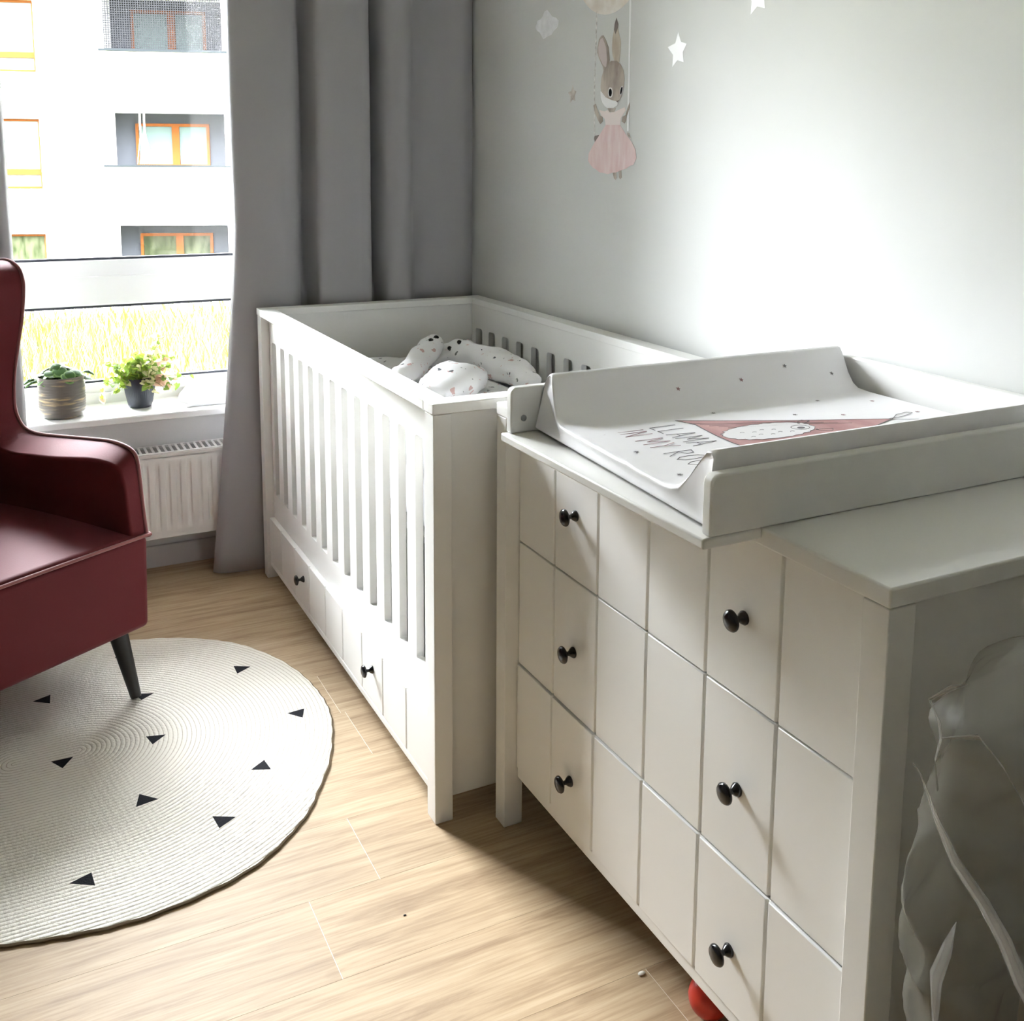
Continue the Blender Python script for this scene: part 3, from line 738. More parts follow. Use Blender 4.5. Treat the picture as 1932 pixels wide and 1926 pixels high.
# sides: arm running up into the wing
contour = [(0.012, 0.415), (0.020, 0.47), (0.028, 0.55), (0.034, 0.598), (0.046, 0.620), (0.075, 0.632), (0.13, 0.637), (0.20, 0.632), (0.33, 0.620), (0.43, 0.612), (0.49, 0.617), (0.525, 0.640), (0.540, 0.685), (0.530, 0.77), (0.505, 0.85), (0.482, 0.92), (0.466, 1.0), (0.468, 1.035), (0.485, 1.062), (0.525, 1.077), (0.575, 1.073), (0.62, 1.04), (0.66, 0.95), (0.685, 0.8)]
cpts = [Vector((a, bb, 0)) for a, bb in contour]
csm = spline(cpts, 5)
def side(mir):
    def TS(s, bk, z):
        return TC(W_ - s, bk, z) if mir else TC(s, bk, z)
    n = len(csm)
    poly = [(p.x, max(p.y, 0.405)) for p in csm] + [(0.700, 0.60), (0.690, 0.405)]
    b = MB().prism(poly, lambda a, bb, c: TS(c * (0.52 + 0.48 * min(1, max(0, (a - 0.02) / 0.22))), a, bb - (0.030 * c / 0.088 * min(1, max(0, (bb - 0.54) / 0.05)) * min(1, max(0, (0.56 - a) / 0.08)) if bb < 0.70 else 0)), 0.088)
    o = b.build('side_wing', m_vel, ch, bevel=0.022, seg=5)
    MB().tube([TS(0.001, p.x - 0.001, p.y + 0.001) for p in csm], 0.0045, 8).build('piping', m_pip, o, smooth=60)
    return o
side(False); side(True)
# back: outer shell and inner cushion
def TBk(a, bb, c): return TC(a, 0.60 + c + 0.10 * (bb - 0.4), bb)
b = MB().prism(rrect(0.05, W_ - 0.05, 0.36, 1.06, (0, 0, 0.10, 0.10), 8), TBk, 0.07)
b.build('backrest', m_vel, ch, bevel=0.02, seg=4)
b = MB().prism(rrect(0.085, W_ - 0.085, 0.44, 1.02, (0.04, 0.04, 0.08, 0.08), 8), lambda a, bb, c: TC(a, 0.50 + c + 0.08 * (bb - 0.4), bb), 0.12)
b.build('back_cushion', m_vel, ch, bevel=0.035, seg=5)
for (s, bk, sx_, bx_) in ((0.085, 0.085, -1, -1), (W_ - 0.085, 0.085, 1, -1), (0.09, 0.58, -1, 1), (W_ - 0.09, 0.58, 1, 1)):
    top = TC(s, bk, 0.18)
    base = TC(s + 0.028 * sx_, bk + 0.030 * bx_, 0.0118)
    if (sx_, bx_) == (-1, -1):
        base = Vector((0.262, 2.603, 0.0118)); top = Vector((0.228, 2.645, 0.185))
    MB().tube([base, base.lerp(top, 0.03), top], [0.0125, 0.0135, 0.024], 20).build('leg', m_leg, ch, smooth=50)

# ---------------------------------------------------------------- rug
RC = Vector((0.115, 2.385))
obs = [(0.656, 2.226), (0.684, 2.332), (0.684, 2.447), (0.664, 2.576), (0.622, 2.694), (0.546, 2.812), (0.484, 2.868), (0.404, 2.911), (0.28, 2.955), (0.583, 2.06), (0.502, 1.936), (0.383, 1.841), (0.263, 1.804), (0.155, 1.795), (0.027, 1.813), (-0.056, 1.835)]
ctrl = sorted([(math.atan2(y - RC.y, x - RC.x), math.hypot(x - RC.x, y - RC.y)) for x, y in obs])
a_first = ctrl[0][0] + 2 * PI
for i in range(1, 10):
    t = i / 10; ctrl.append((ctrl[15][0] + (a_first - ctrl[15][0]) * t, 0.60 if True else 0))
def rrad(a):
    n = len(ctrl); best = 0; tot = 0
    for (aa, r) in ctrl:
        d = (a - aa + PI) % (2 * PI) - PI; w_ = math.exp(-(d / 0.16) ** 2); best += w_ * r; tot += w_
    return best / tot
b = MB(); NA = 240
prof_r = [(0.0, 0.0075), (0.25, 0.0075), (0.5, 0.0075), (0.75, 0.0075), (0.9, 0.0075), (0.985, 0.0075), (0.994, 0.0068), (1.0, 0.0045), (1.0, 0.0025), (0.995, 0.0006)]
rings = []
for (k, z) in prof_r:
    R = []
    for i in range(NA):
        a = 2 * PI * i / NA; r = rrad(a) * k
        if k > 0.98: r += 0.0012 * math.sin(a * 60 + 2 * math.sin(a * 7))
        R.append(b.bm.verts.new((RC.x + r * math.cos(a), RC.y + r * math.sin(a), z)))
        if k == 0: break
    rings.append(R)
for j, (A, B) in enumerate(zip(rings, rings[1:])):
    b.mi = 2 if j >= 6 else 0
    for i in range(NA):
        jn = (i + 1) % NA
        if len(A) == 1: b.bm.faces.new([A[0], B[i], B[jn]]).material_index = 0
        else: b.bm.faces.new([A[i], A[jn], B[jn], B[i]]).material_index = b.mi
b.use(1)
tris = [[(0.517, 2.666), (0.556, 2.644), (0.517, 2.621)], [(0.584, 2.366), (0.627, 2.37), (0.612, 2.33)], [(0.45, 2.166), (0.485, 2.191), (0.49, 2.149)],
        [(0.341, 2.035), (0.383, 2.012), (0.346, 1.99)], [(0.204, 2.138), (0.216, 2.181), (0.249, 2.146)], [(0.26, 2.409), (0.302, 2.398), (0.269, 2.369)],
        [(0.055, 2.395), (0.1, 2.394), (0.076, 2.357)], [(0.029, 2.7), (0.07, 2.717), (0.067, 2.673)], [(0.063, 1.948), (0.102, 1.962), (0.105, 1.921)],
        [(0.260, 2.628), (0.305, 2.611), (0.273, 2.590)], [(0.238, 2.856), (0.282, 2.862), (0.258, 2.825)], [(-0.20, 2.20), (-0.16, 2.22), (-0.16, 2.17)], [(-0.25, 2.55), (-0.21, 2.57), (-0.21, 2.52)], [(-0.13, 1.99), (-0.09, 2.01), (-0.09, 1.96)], [(-0.16, 2.80), (-0.12, 2.82), (-0.12, 2.77)], [(-0.36, 2.38), (-0.32, 2.40), (-0.32, 2.35)]]
for t in tris:
    b.prism(t, TZ(0.0072), 0.0009)
rug = thing('rug', (RC.x, RC.y, 0), 'round off-white braided rug with black triangles', 'rug')
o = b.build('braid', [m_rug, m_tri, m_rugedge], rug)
for p in o.data.polygons: p.use_smooth = True
o.data.set_sharp_from_angle(angle=math.radians(50))

# ---------------------------------------------------------------- wall stickers
def stk(pts, name, M, parent=None, lay=0):
    x = WX - 0.0006 - 0.0003 * lay
    return MB().prism(pts, lambda a, bb, c: Vector((x + c, a, bb)), 0.0004).build(name, M, parent)
m_sw = mat('white_sticker', (0.93, 0.93, 0.93), 0.5); m_sg = mat('pale_grey_sticker', (0.60, 0.60, 0.61), 0.6)
vary(m_sg, (0.78, 0.78, 0.80), (0.88, 0.88, 0.90), 40, 4)
m_moon = mat('moon_print', (0.80, 0.74, 0.66), 0.6); vary(m_moon, (0.70, 0.61, 0.52), (0.88, 0.84, 0.78), 14, 5)
m_gold = mat('beige_sticker', (0.58, 0.52, 0.46), 0.6); vary(m_gold, (0.42, 0.36, 0.31), (0.75, 0.71, 0.66), 45, 2)
m_fur = mat('bunny_fur_print', (0.42, 0.36, 0.31), 0.6); vary(m_fur, (0.30, 0.24, 0.20), (0.58, 0.51, 0.44), 22, 4, stretch=(1, 1, 0.5))
m_furd = mat('dark_fur_print', (0.22, 0.18, 0.16), 0.6); m_earp = mat('inner_ear_print', (0.62, 0.53, 0.52), 0.6)
m_ear2 = mat('cream_ear_print', (0.6, 0.54, 0.44), 0.6); vary(m_ear2, (0.50, 0.42, 0.33), (0.74, 0.70, 0.60), 30, 3, stretch=(1, 1, 0.3))
m_dress = mat('pink_dress_print', (0.82, 0.60, 0.58), 0.6); vary(m_dress, (0.78, 0.56, 0.55), (0.88, 0.74, 0.72), 34, 5, stretch=(1, 1.6, 0.4), lo=0.3, hi=0.75)
m_bod = mat('pale_bodice_print', (0.88, 0.78, 0.75), 0.6); m_rope = mat('rope_print', (0.70, 0.69, 0.66), 0.6)
vary(m_rope, (0.50, 0.48, 0.45), (0.85, 0.84, 0.81), 90, 1)
st1 = [(2.163, 1.666), (2.15, 1.641), (2.127, 1.634), (2.142, 1.616), (2.137, 1.591), (2.163, 1.598), (2.184, 1.583), (2.182, 1.612), (2.206, 1.633), (2.174, 1.64)]
tag(stk(st1, 'star_sticker', m_sw), 'large white star sticker on the wall right of the bunny', 'sticker')
tag(stk([(y - 2.165 + 1.872, z - 1.62 + 1.712) for y, z in st1], 'star_sticker', m_sw), 'white star sticker cut off by the top edge of the picture', 'sticker')
tag(stk([(2.679 + (y - 2.165) * 0.60, 1.541 + (z - 1.62) * 0.62) for y, z in st1], 'star_sticker', m_gold), 'small beige star sticker left of the bunny', 'sticker')
tag(stk([(2.838, 1.801), (2.805, 1.777), (2.785, 1.772), (2.768, 1.762), (2.770, 1.750), (2.776, 1.741), (2.795, 1.735), (2.808, 1.725), (2.835, 1.722), (2.861, 1.716), (2.874, 1.730), (2.885, 1.739), (2.902, 1.746), (2.912, 1.758), (2.903, 1.767), (2.901, 1.775), (2.880, 1.778), (2.867, 1.784), (2.855, 1.797)], 'cloud_sticker', m_sg), 'pale grey diamond-shaped cloud sticker near the curtain', 'sticker')
bs = thing('bunny_sticker', (WX - 0.002, 2.46, 1.5), 'wall sticker of a bunny in a pink dress on a swing under a moon', 'sticker')
mr_ = 0.215; mc = (2.484, 1.746 + mr_)
stk([(mc[0] + mr_ * 0.98 * math.cos(2 * PI * i / 60), mc[1] + mr_ * math.sin(2 * PI * i / 60)) for i in range(60)], 'moon', m_moon, bs, 0)
def strip(pts, wd):
    Lp = [(y + wd / 2, z) for y, z in pts]; Rp = [(y - wd / 2, z) for y, z in reversed(pts)]; return Lp + Rp
stk(strip([(2.55, 1.762), (2.553, 1.632), (2.556, 1.55), (2.551, 1.419)], 0.006), 'swing_rope', m_rope, bs, 0)
stk(strip([(2.381, 1.775), (2.380, 1.592), (2.380, 1.515), (2.380, 1.431)], 0.008), 'swing_rope', m_sw, bs, 0)
stk([(2.551, 1.421), (2.526, 1.423), (2.547, 1.401), (2.553, 1.413)], 'swing_seat', m_furd, bs, 0)
stk([(2.39, 1.428), (2.373, 1.426), (2.362, 1.407), (2.373, 1.413)], 'swing_seat', m_gold, bs, 0)
stk([(2.452, 1.617), (2.429, 1.614), (2.423, 1.642), (2.422, 1.667), (2.432, 1.687), (2.438, 1.703), (2.437, 1.715), (2.447, 1.732), (2.455, 1.717), (2.458, 1.702), (2.465, 1.682), (2.467, 1.656), (2.463, 1.635)], 'ear', m_ear2, bs, 1)
stk([(2.447, 1.732), (2.437, 1.715), (2.439, 1.705), (2.451, 1.69), (2.458, 1.702), (2.455, 1.717)], 'ear_tip', m_furd, bs, 2)
stk([(2.497, 1.599), (2.481, 1.602), (2.477, 1.625), (2.484, 1.658), (2.5, 1.68), (2.513, 1.693), (2.523, 1.693), (2.536, 1.684), (2.543, 1.663), (2.544, 1.65), (2.534, 1.633), (2.515, 1.612), (2.507, 1.596)], 'ear', m_fur, bs, 1)
stk([(2.495, 1.603), (2.49, 1.626), (2.496, 1.659), (2.515, 1.687), (2.528, 1.683), (2.538, 1.663), (2.534, 1.641), (2.513, 1.615)], 'inner_ear', m_earp, bs, 2)
stk([(2.559, 1.505), (2.546, 1.51), (2.54, 1.498), (2.524, 1.477), (2.509, 1.472), (2.507, 1.46), (2.52, 1.453), (2.534, 1.465), (2.551, 1.487)], 'arm', m_fur, bs, 2)
stk([(2.373, 1.506), (2.371, 1.493), (2.385, 1.471), (2.391, 1.455), (2.396, 1.451), (2.411, 1.457), (2.407, 1.469), (2.392, 1.473), (2.383, 1.491)], 'arm', m_fur, bs, 2)
stk([(2.528, 1.492), (2.498, 1.487), (2.483, 1.49), (2.469, 1.482), (2.442, 1.485), (2.422, 1.489), (2.397, 1.494), (2.392, 1.486), (2.414, 1.466), (2.418, 1.444), (2.491, 1.446), (2.497, 1.466), (2.516, 1.476)], 'bodice', m_bod, bs, 1)
stk([(2.485, 1.496), (2.44, 1.494), (2.449, 1.483), (2.472, 1.484)], 'neck', m_fur, bs, 2)
stk([(2.454, 1.325), (2.433, 1.325), (2.431, 1.307), (2.436, 1.3), (2.444, 1.304)], 'foot', m_fur, bs, 0)
stk([(2.423, 1.330), (2.408, 1.330), (2.405, 1.307), (2.412, 1.302), (2.419, 1.307)], 'foot', m_fur, bs, 0)
stk([(2.491, 1.45), (2.418, 1.448), (2.39, 1.424), (2.36, 1.402), (2.340, 1.381), (2.335, 1.358), (2.348, 1.342), (2.366, 1.338), (2.386, 1.33), (2.410, 1.326), (2.435, 1.32), (2.456, 1.319), (2.476, 1.315), (2.500, 1.318), (2.518, 1.319), (2.538, 1.327), (2.556, 1.332), (2.572, 1.342), (2.583, 1.352), (2.580, 1.372), (2.553, 1.399), (2.522, 1.424)], 'dress', m_dress, bs, 2)
stk([(2.487, 1.613), (2.469, 1.621), (2.442, 1.619), (2.422, 1.609), (2.406, 1.591), (2.4, 1.57), (2.402, 1.552), (2.411, 1.526), (2.423, 1.514), (2.435, 1.507), (2.463, 1.505), (2.494, 1.512), (2.514, 1.532), (2.521, 1.554), (2.518, 1.578), (2.507, 1.599)], 'head', m_fur, bs, 3)
stk([(2.522, 1.543), (2.518, 1.523), (2.509, 1.51), (2.497, 1.501), (2.483, 1.495), (2.452, 1.494), (2.432, 1.501), (2.429, 1.51), (2.463, 1.516), (2.494, 1.525), (2.514, 1.54)], 'muzzle', m_sw, bs, 4)
stk([(2.456, 1.535), (2.457, 1.529), (2.461, 1.524), (2.467, 1.522), (2.473, 1.523), (2.478, 1.527), (2.481, 1.533), (2.481, 1.54), (2.479, 1.546), (2.474, 1.55), (2.468, 1.55), (2.462, 1.548), (2.458, 1.542)], 'eye', m_sw, bs, 5)
stk([(2.461, 1.536), (2.462, 1.531), (2.464, 1.527), (2.468, 1.526), (2.471, 1.526), (2.475, 1.529), (2.477, 1.534), (2.477, 1.539), (2.475, 1.544), (2.472, 1.546), (2.468, 1.547), (2.465, 1.545), (2.462, 1.541)], 'pupil', m_black, bs, 6)
stk([(2.407, 1.538), (2.409, 1.532), (2.413, 1.528), (2.417, 1.526), (2.42, 1.527), (2.422, 1.53), (2.422, 1.536), (2.42, 1.542), (2.417, 1.547), (2.413, 1.55), (2.41, 1.551), (2.407, 1.548), (2.406, 1.544)], 'eye', m_sw, bs, 5)
stk([(2.409, 1.538), (2.411, 1.534), (2.414, 1.53), (2.417, 1.529), (2.418, 1.529), (2.419, 1.532), (2.419, 1.536), (2.417, 1.541), (2.415, 1.545), (2.412, 1.548), (2.41, 1.548), (2.408, 1.546), (2.408, 1.543)], 'pupil', m_black, bs, 6)
stk([(2.439, 1.512), (2.425, 1.514), (2.431, 1.508)], 'nose', m_furd, bs, 6)

# ---------------------------------------------------------------- things on the sill
ZS = 0.5405
m_glaze = mat('bronze_glaze', (0.16, 0.14, 0.11), 0.35, 0.5)
_r = vary(m_glaze, (0.12, 0.105, 0.085), (0.60, 0.44, 0.20), 11, 5, stretch=(1, 1, 9), lo=0.53, hi=0.75)
m_navy = mat('dark_blue_pot', (0.022, 0.028, 0.040), 0.4); m_soil = mat('potting_soil', (0.03, 0.022, 0.015), 1.0, 0.1)
p1c = Vector((0.178, 3.515, ZS))
pt = thing('flower_pot', p1c, 'squat bronze-glazed ribbed pot with a round-leaved plant on the sill', 'potted plant')
b = MB(); prof1 = [(0, 0), (0.052, 0), (0.060, 0.004), (0.066, 0.018), (0.069, 0.04), (0.0695, 0.10), (0.0685, 0.128), (0.0665, 0.131), (0.064, 0.128), (0.064, 0.112), (0, 0.112)]
pp = []
for (r0, h0), (r1_, h1) in zip(prof1, prof1[1:]):
    k = max(1, int(abs(h1 - h0) / 0.003))
    for i in range(k):
        t = i / k; r = r0 + (r1_ - r0) * t; h = h0 + (h1 - h0) * t
        if 0.006 < h < 0.126 and r > 0.065: r += 0.0009 * math.sin(h * 2 * PI / 0.0085)
        pp.append((r, h))
pp.append(prof1[-1])
b.lathe(pp, lambda a, bb, c: p1c + Vector((a, bb, c)), 48); b.build('pot', m_glaze, pt, smooth=60)
MB().lathe([(0, 0.1125), (0.0635, 0.1125), (0.0635, 0.108), (0, 0.108)], lambda a, bb, c: p1c + Vector((a, bb, c)), 24).build('soil', m_soil, pt)
m_leafd = mat('dark_green_leaf', (0.030, 0.085, 0.014), 0.5, 0.2)
m_leafr = mat('leaf_edge_highlight', (0.11, 0.20, 0.055), 0.55, 0.2)  # highlights on the leaf rims, put into the colour
def round_leaf(b, c, nrm, along, ln, wd, cup=0.15):
    n = nrm.normalized(); a = (along - n * along.dot(n)).normalized(); s = n.cross(a)
    N2 = 14; rim = []; rim2 = []
    for i in range(N2):
        t = 2 * PI * i / N2; u = math.cos(t); v = math.sin(t)
        q = c + a * (u * ln * (1 + 0.12 * u)) + s * (v * wd) - n * (cup * (u * u * ln + v * v * wd * 0.6))
        rim2.append(b.bm.verts.new(q)); q2 = c + a * (u * ln * 0.84 * (1 + 0.12 * u)) + s * (v * wd * 0.82) - n * (cup * 0.6 * (u * u * ln + v * v * wd * .6))
        rim.append(b.bm.verts.new(q2))
    cc = b.bm.verts.new(c)
    for i in range(N2):
        j = (i + 1) % N2
        b.bm.faces.new([cc, rim[i], rim[j]]).material_index = 0
        b.bm.faces.new([rim[i], rim2[i], rim2[j], rim[j]]).material_index = 1
random.seed(11)
bl = MB(); bst = MB()
for i in range(46):
    a = random.uniform(0, 2 * PI); rr_ = random.uniform(0.0, 0.072) ; h = 0.128 + random.uniform(0, 0.045) * (1 - rr_ / 0.10)
    if i < 10: rr_ = random.uniform(0.05, 0.088); h = random.uniform(0.118, 0.140)
    c = p1c + Vector((rr_ * math.cos(a), rr_ * math.sin(a) * 0.8, h))
    nr_ = Vector((math.cos(a) * rr_ * 9 + random.uniform(-.4, .4), math.sin(a) * rr_ * 9 - 0.25 + random.uniform(-.4, .4), 0.9))
    s_ = random.uniform(0.015, 0.023)
    round_leaf(bl, c, nr_, Vector((math.cos(a), math.sin(a), -0.3)), s_ * 1.15, s_, 0.25)
    bst.tube([p1c + Vector((rr_ * 0.3 * math.cos(a), rr_ * 0.3 * math.sin(a), 0.11)), p1c + Vector((rr_ * 0.7 * math.cos(a), rr_ * 0.6 * math.sin(a), 0.115 + h * 0.1)), c], 0.0011, 5)
for (dx_, dz_) in ((-0.088, 0.118), (-0.095, 0.125), (0.082, 0.140)):
    c = p1c + Vector((dx_, -0.01, dz_)); round_leaf(bl, c, Vector((dx_ * 4, -0.4, 0.8)), Vector((dx_, 0, -0.03)), 0.020, 0.010, 0.5)
    bst.tube([p1c + Vector((dx_ * 0.4, 0, 0.115)), p1c + Vector((dx_ * 0.8, 0, 0.135)), c], 0.001, 5)
bl.build('leaves', [m_leafd, m_leafr], pt, smooth=60); bst.build('stems', m_leafd, pt)

p2c = Vector((0.415, 3.545, ZS))
p2 = thing('flower_pot', p2c, 'small dark blue pot with a bushy pale green and pink plant on the sill', 'potted plant')
b = MB(); nn2 = 96; prof2 = [(0, 0), (0.033, 0), (0.036, 0.002), (0.040, 0.02), (0.0455, 0.05), (0.049, 0.075), (0.0505, 0.098), (0.0495, 0.100), (0.047, 0.098), (0.046, 0.085), (0, 0.085)]
rings = []
for (r, h) in prof2:
    if r == 0: rings.append([b.bm.verts.new(p2c + Vector((0, 0, h)))]); continue
    rings.append([b.bm.verts.new(p2c + Vector(((r + (0.0007 * math.cos(i * PI) if 0.01 < h < 0.095 else 0)) * math.cos(2 * PI * i / nn2), (r + (0.0007 * math.cos(i * PI) if 0.01 < h < 0.095 else 0)) * math.sin(2 * PI * i / nn2), h))) for i in range(nn2)])
for A, B in zip(rings, rings[1:]):
    for i in range(nn2):
        j = (i + 1) % nn2
        if len(A) == 1: b.bm.faces.new([A[0], B[i], B[j]])
        elif len(B) == 1: b.bm.faces.new([A[i], A[j], B[0]])
        else: b.bm.faces.new([A[i], A[j], B[j], B[i]])
b.build('pot', m_navy, p2, smooth=50)
MB().lathe([(0, 0.087), (0.0455, 0.087), (0.0455, 0.083), (0, 0.083)], lambda a, bb, c: p2c + Vector((a, bb, c)), 24).build('soil', m_soil, p2)
def leafmat(name, col):
    M = mat(name, col, 0.5, 0.4)
    t = M.node_tree; tr = t.nodes.new('ShaderNodeBsdfTranslucent'); tr.inputs[0].default_value = (*[min(1, c * 1.5) for c in col], 1)
    mx = t.nodes.new('ShaderNodeMixShader'); mx.inputs[0].default_value = 0.45
    o = t.nodes['Material Output']; t.links.new(P(M).outputs[0], mx.inputs[1]); t.links.new(tr.outputs[0], mx.inputs[2]); t.links.new(mx.outputs[0], o.inputs[0])
    return M
m_l1 = leafmat('light_green_leaf', (0.24, 0.33, 0.05)); m_l2 = leafmat('mid_green_leaf', (0.15, 0.24, 0.04)); m_l3 = leafmat('pink_leaf', (0.50, 0.34, 0.24)); m_l4 = leafmat('cream_leaf', (0.48, 0.46, 0.24))
def heart(b, c, nrm, along, s, mi):
    n = nrm.normalized(); a = (along - n * along.dot(n)).normalized(); q = n.cross(a)
    pts = [(-.55, 0), (-.85, .35), (-.6, .75), (0, .8), (.6, .45), (1.15, 0), (.6, -.45), (0, -.8), (-.6, -.75), (-.85, -.35)]
    V = [b.bm.verts.new(c + a * (u * s) + q * (v * s) + n * (0.18 * abs(v) * s - 0.12 * u * u * s)) for u, v in pts]
    m0 = b.bm.verts.new(c)
    for i in range(len(V)): b.bm.faces.new([m0, V[i], V[(i + 1) % len(V)]]).material_index = mi
bl = MB(); bst = MB()
for i in range(54):
    a = random.uniform(0, 2 * PI); el = random.uniform(0.2, 1.45); ln = random.uniform(0.05, 0.088)
    dr_ = Vector((math.cos(a) * math.cos(el) * 1.15, math.sin(a) * math.cos(el) * 0.7, math.sin(el)))
    if dr_.x > 0.25: ln *= 1.35; dr_.z *= 0.8
    if i in (3, 17): dr_ = Vector((0.35, 0, 1)); ln = 0.125
    p0 = p2c + Vector((0.02 * math.cos(a), 0.02 * math.sin(a), 0.086)); pts = []
    droop = 0.030 if dr_.z < 0.5 else 0.006
    for k in range(7):
        t = k / 6; pts.append(p0 + dr_ * ln * t * 1.12 + Vector((0, 0, -droop * t * t * 1.6 + 0.010 * t)))
    bst.tube(pts, 0.0008, 4)
    for k in range(1, 7):
        for _ in range(2):
            q = pts[k] + Vector((random.uniform(-.012, .012), random.uniform(-.012, .012), random.uniform(-.004, .008)))
            x_ = q.x - p2c.x
            w_ = random.random()
            mi = 2 if (x_ > 0.045 and w_ < 0.55) else (3 if (x_ > 0.02 and w_ < 0.7) or w_ < 0.12 else (0 if w_ < 0.66 else 1))
            heart(bl, q, Vector((random.uniform(-.7, .7), random.uniform(-1.0, .4), random.uniform(.2, 1))), Vector((random.uniform(-1, 1), random.uniform(-1, 1), -0.6)), random.uniform(0.009, 0.014), mi)
# trailing strand at the left
pts = [p2c + Vector((-0.03, -0.01, 0.09)), p2c + Vector((-0.07, -0.02, 0.105)), p2c + Vector((-0.105, -0.03, 0.093)), p2c + Vector((-0.12, -0.035, 0.065)), p2c + Vector((-0.118, -0.035, 0.040))]
pts = spline(pts, 5); bst.tube(pts, 0.0008, 4)
for k in range(4, len(pts), 2):
    heart(bl, pts[k] + Vector((random.uniform(-.006, .006), -0.004, random.uniform(-.004, .006))), Vector((random.uniform(-.5, .5), -1, .5)), Vector((0.3, 0, -1)), 0.0075 if k < len(pts) - 2 else 0.012, 0 if k % 4 else 2)
heart(bl, pts[-1], Vector((0.1, -1, 0.3)), Vector((0.2, 0, -1)), 0.013, 2)
bl.build('leaves', [m_l1, m_l2, m_l3, m_l4], p2, smooth=40); bst.build('stems', m_l2, p2)
# white cloth at the right end of the sill
def cl(u, v):
    x = 0.548 + 0.20 * u; y = 3.462 + 0.165 * v
    z = ZS + 0.006 + 0.050 * max(0, math.sin(PI * min(1, v * 1.05))) ** 0.6 * (0.35 + 0.65 * min(1, u * 3)) * (0.7 + 0.3 * math.sin(u * 9 + v * 5)) + 0.035 * v * min(1, u * 6)
    if u < 0.02 or v < 0.02: z = ZS + 0.001
    return Vector((x + 0.02 * (1 - v) * math.sin(v * 6), y, z))
tag(MB().grid(cl, 30, 24).build('cloth', m_cloth, smooth=70, solid=0.003), 'crumpled white cloth lying at the curtain end of the sill', 'cloth')

# ---------------------------------------------------------------- bits on the floor
tag(MB().lathe([(0, -0.034)] + [(0.034 * math.sin(PI * i / 16), -0.034 * math.cos(PI * i / 16)) for i in range(1, 16)] + [(0, 0.034)], lambda a, bb, c: Vector((0.955 + a, 1.178 + bb, 0.034 + c)), 28).build('toy_ball', m_red, smooth=60),
    'small red toy ball under the dresser', 'ball')
b = MB().lathe([(0, 0), (0.003, 0.0005), (0.0045, 0.002), (0.003, 0.0035), (0, 0.004)], lambda a, bb, c: Vector((0.905 + a * 1.6, 1.296 + bb, c)), 8)
tag(b.build('crumb', m_crumb, smooth=50), 'tiny white crumb on the floor by the dresser', 'crumb')
b = MB().lathe([(0, 0), (0.0015, 0.0005), (0.002, 0.001), (0.001, 0.002), (0, 0.002)], lambda a, bb, c: Vector((0.598 + a * 1.6, 1.601 + bb, c)), 6)
tag(b.build('crumb', m_leg, smooth=50), 'tiny dark crumb in the middle of the floor', 'crumb')

# plastic bag by the end of the dresser
def film(name, alpha, col=(0.75, 0.76, 0.74)):
    M = bpy.data.materials.new(name); M.use_nodes = True; t = M.node_tree; t.nodes.clear()
    o = t.nodes.new('ShaderNodeOutputMaterial'); mx = t.nodes.new('ShaderNodeMixShader'); m2 = t.nodes.new('ShaderNodeMixShader')
    a = t.nodes.new('ShaderNodeBsdfTransparent'); d = t.nodes.new('ShaderNodeBsdfDiffuse'); d.inputs[0].default_value = (*col, 1)
    g = t.nodes.new('ShaderNodeBsdfGlossy'); g.inputs['Roughness'].default_value = 0.38
    lw = t.nodes.new('ShaderNodeLayerWeight'); lw.inputs[0].default_value = 0.35
    ma = t.nodes.new('ShaderNodeMath'); ma.operation = 'MULTIPLY_ADD'; ma.inputs[1].default_value = 0.30; ma.inputs[2].default_value = alpha
    t.links.new(lw.outputs['Facing'], ma.inputs[0]); t.links.new(ma.outputs[0], mx.inputs[0])
    m2.inputs[0].default_value = 0.10
    t.links.new(d.outputs[0], m2.inputs[1]); t.links.new(g.outputs[0], m2.inputs[2])
    t.links.new(a.outputs[0], mx.inputs[1]); t.links.new(m2.outputs[0], mx.inputs[2]); t.links.new(mx.outputs[0], o.inputs[0]); return M
m_film = film('clear_plastic_film', 0.13, (0.38, 0.37, 0.32)); m_fold = film('folded_plastic_film', 0.20, (0.46, 0.45, 0.42))
m_stuffin = mat('beige_contents', (0.20, 0.165, 0.12), 0.9); vary(m_stuffin, (0.12, 0.10, 0.075), (0.26, 0.22, 0.165), 5, 3)
bag = thing('plastic_bag', (1.12, 0.60, 0), 'crinkled clear plastic bag standing at the near end of the dresser', 'bag')
def rid(p, s):
    return 1 - 2 * abs(noise.noise(p * s))
def bagf(u, v):
    a = 2 * PI * u; z = 0.86 * v
    ca, sa = math.cos(a), math.sin(a)
    ex = math.copysign(abs(ca) ** 0.28, ca); ey = math.copysign(abs(sa) ** 0.28, sa)
    k = math.sin(min(1, v / 0.05) * PI / 2) * (1 if v < 0.90 else math.sqrt(max(0.0, 1 - ((v - 0.90) / 0.10) ** 2 * 0.98)))
    p = Vector((1.18 + 0.335 * ex * k, 0.565 + 0.150 * ey * k, z))
    n = noise.noise(p * 4) * 0.022 + rid(Vector((p.x, p.y, p.z * 0.6)), 6) * 0.026 + rid(p + Vector((3, 1, 2)), 13) * 0.012 + rid(p + Vector((1, 5, 2)), 29) * 0.002
    n *= min(1, v / 0.08)
    if v > 0.985: n = 0
    q = p + Vector((ex, ey, 0)).normalized() * n
    q.z += 0.05 * noise.noise(Vector((p.x * 5, p.y * 5, 0))) * max(0, v - 0.6) / 0.4
    q.y = min(q.y, 0.776); q.x = min(q.x, 1.535); return q
MB().grid(bagf, 200, 130, closed=True).build('film', m_film, bag, smooth=25)
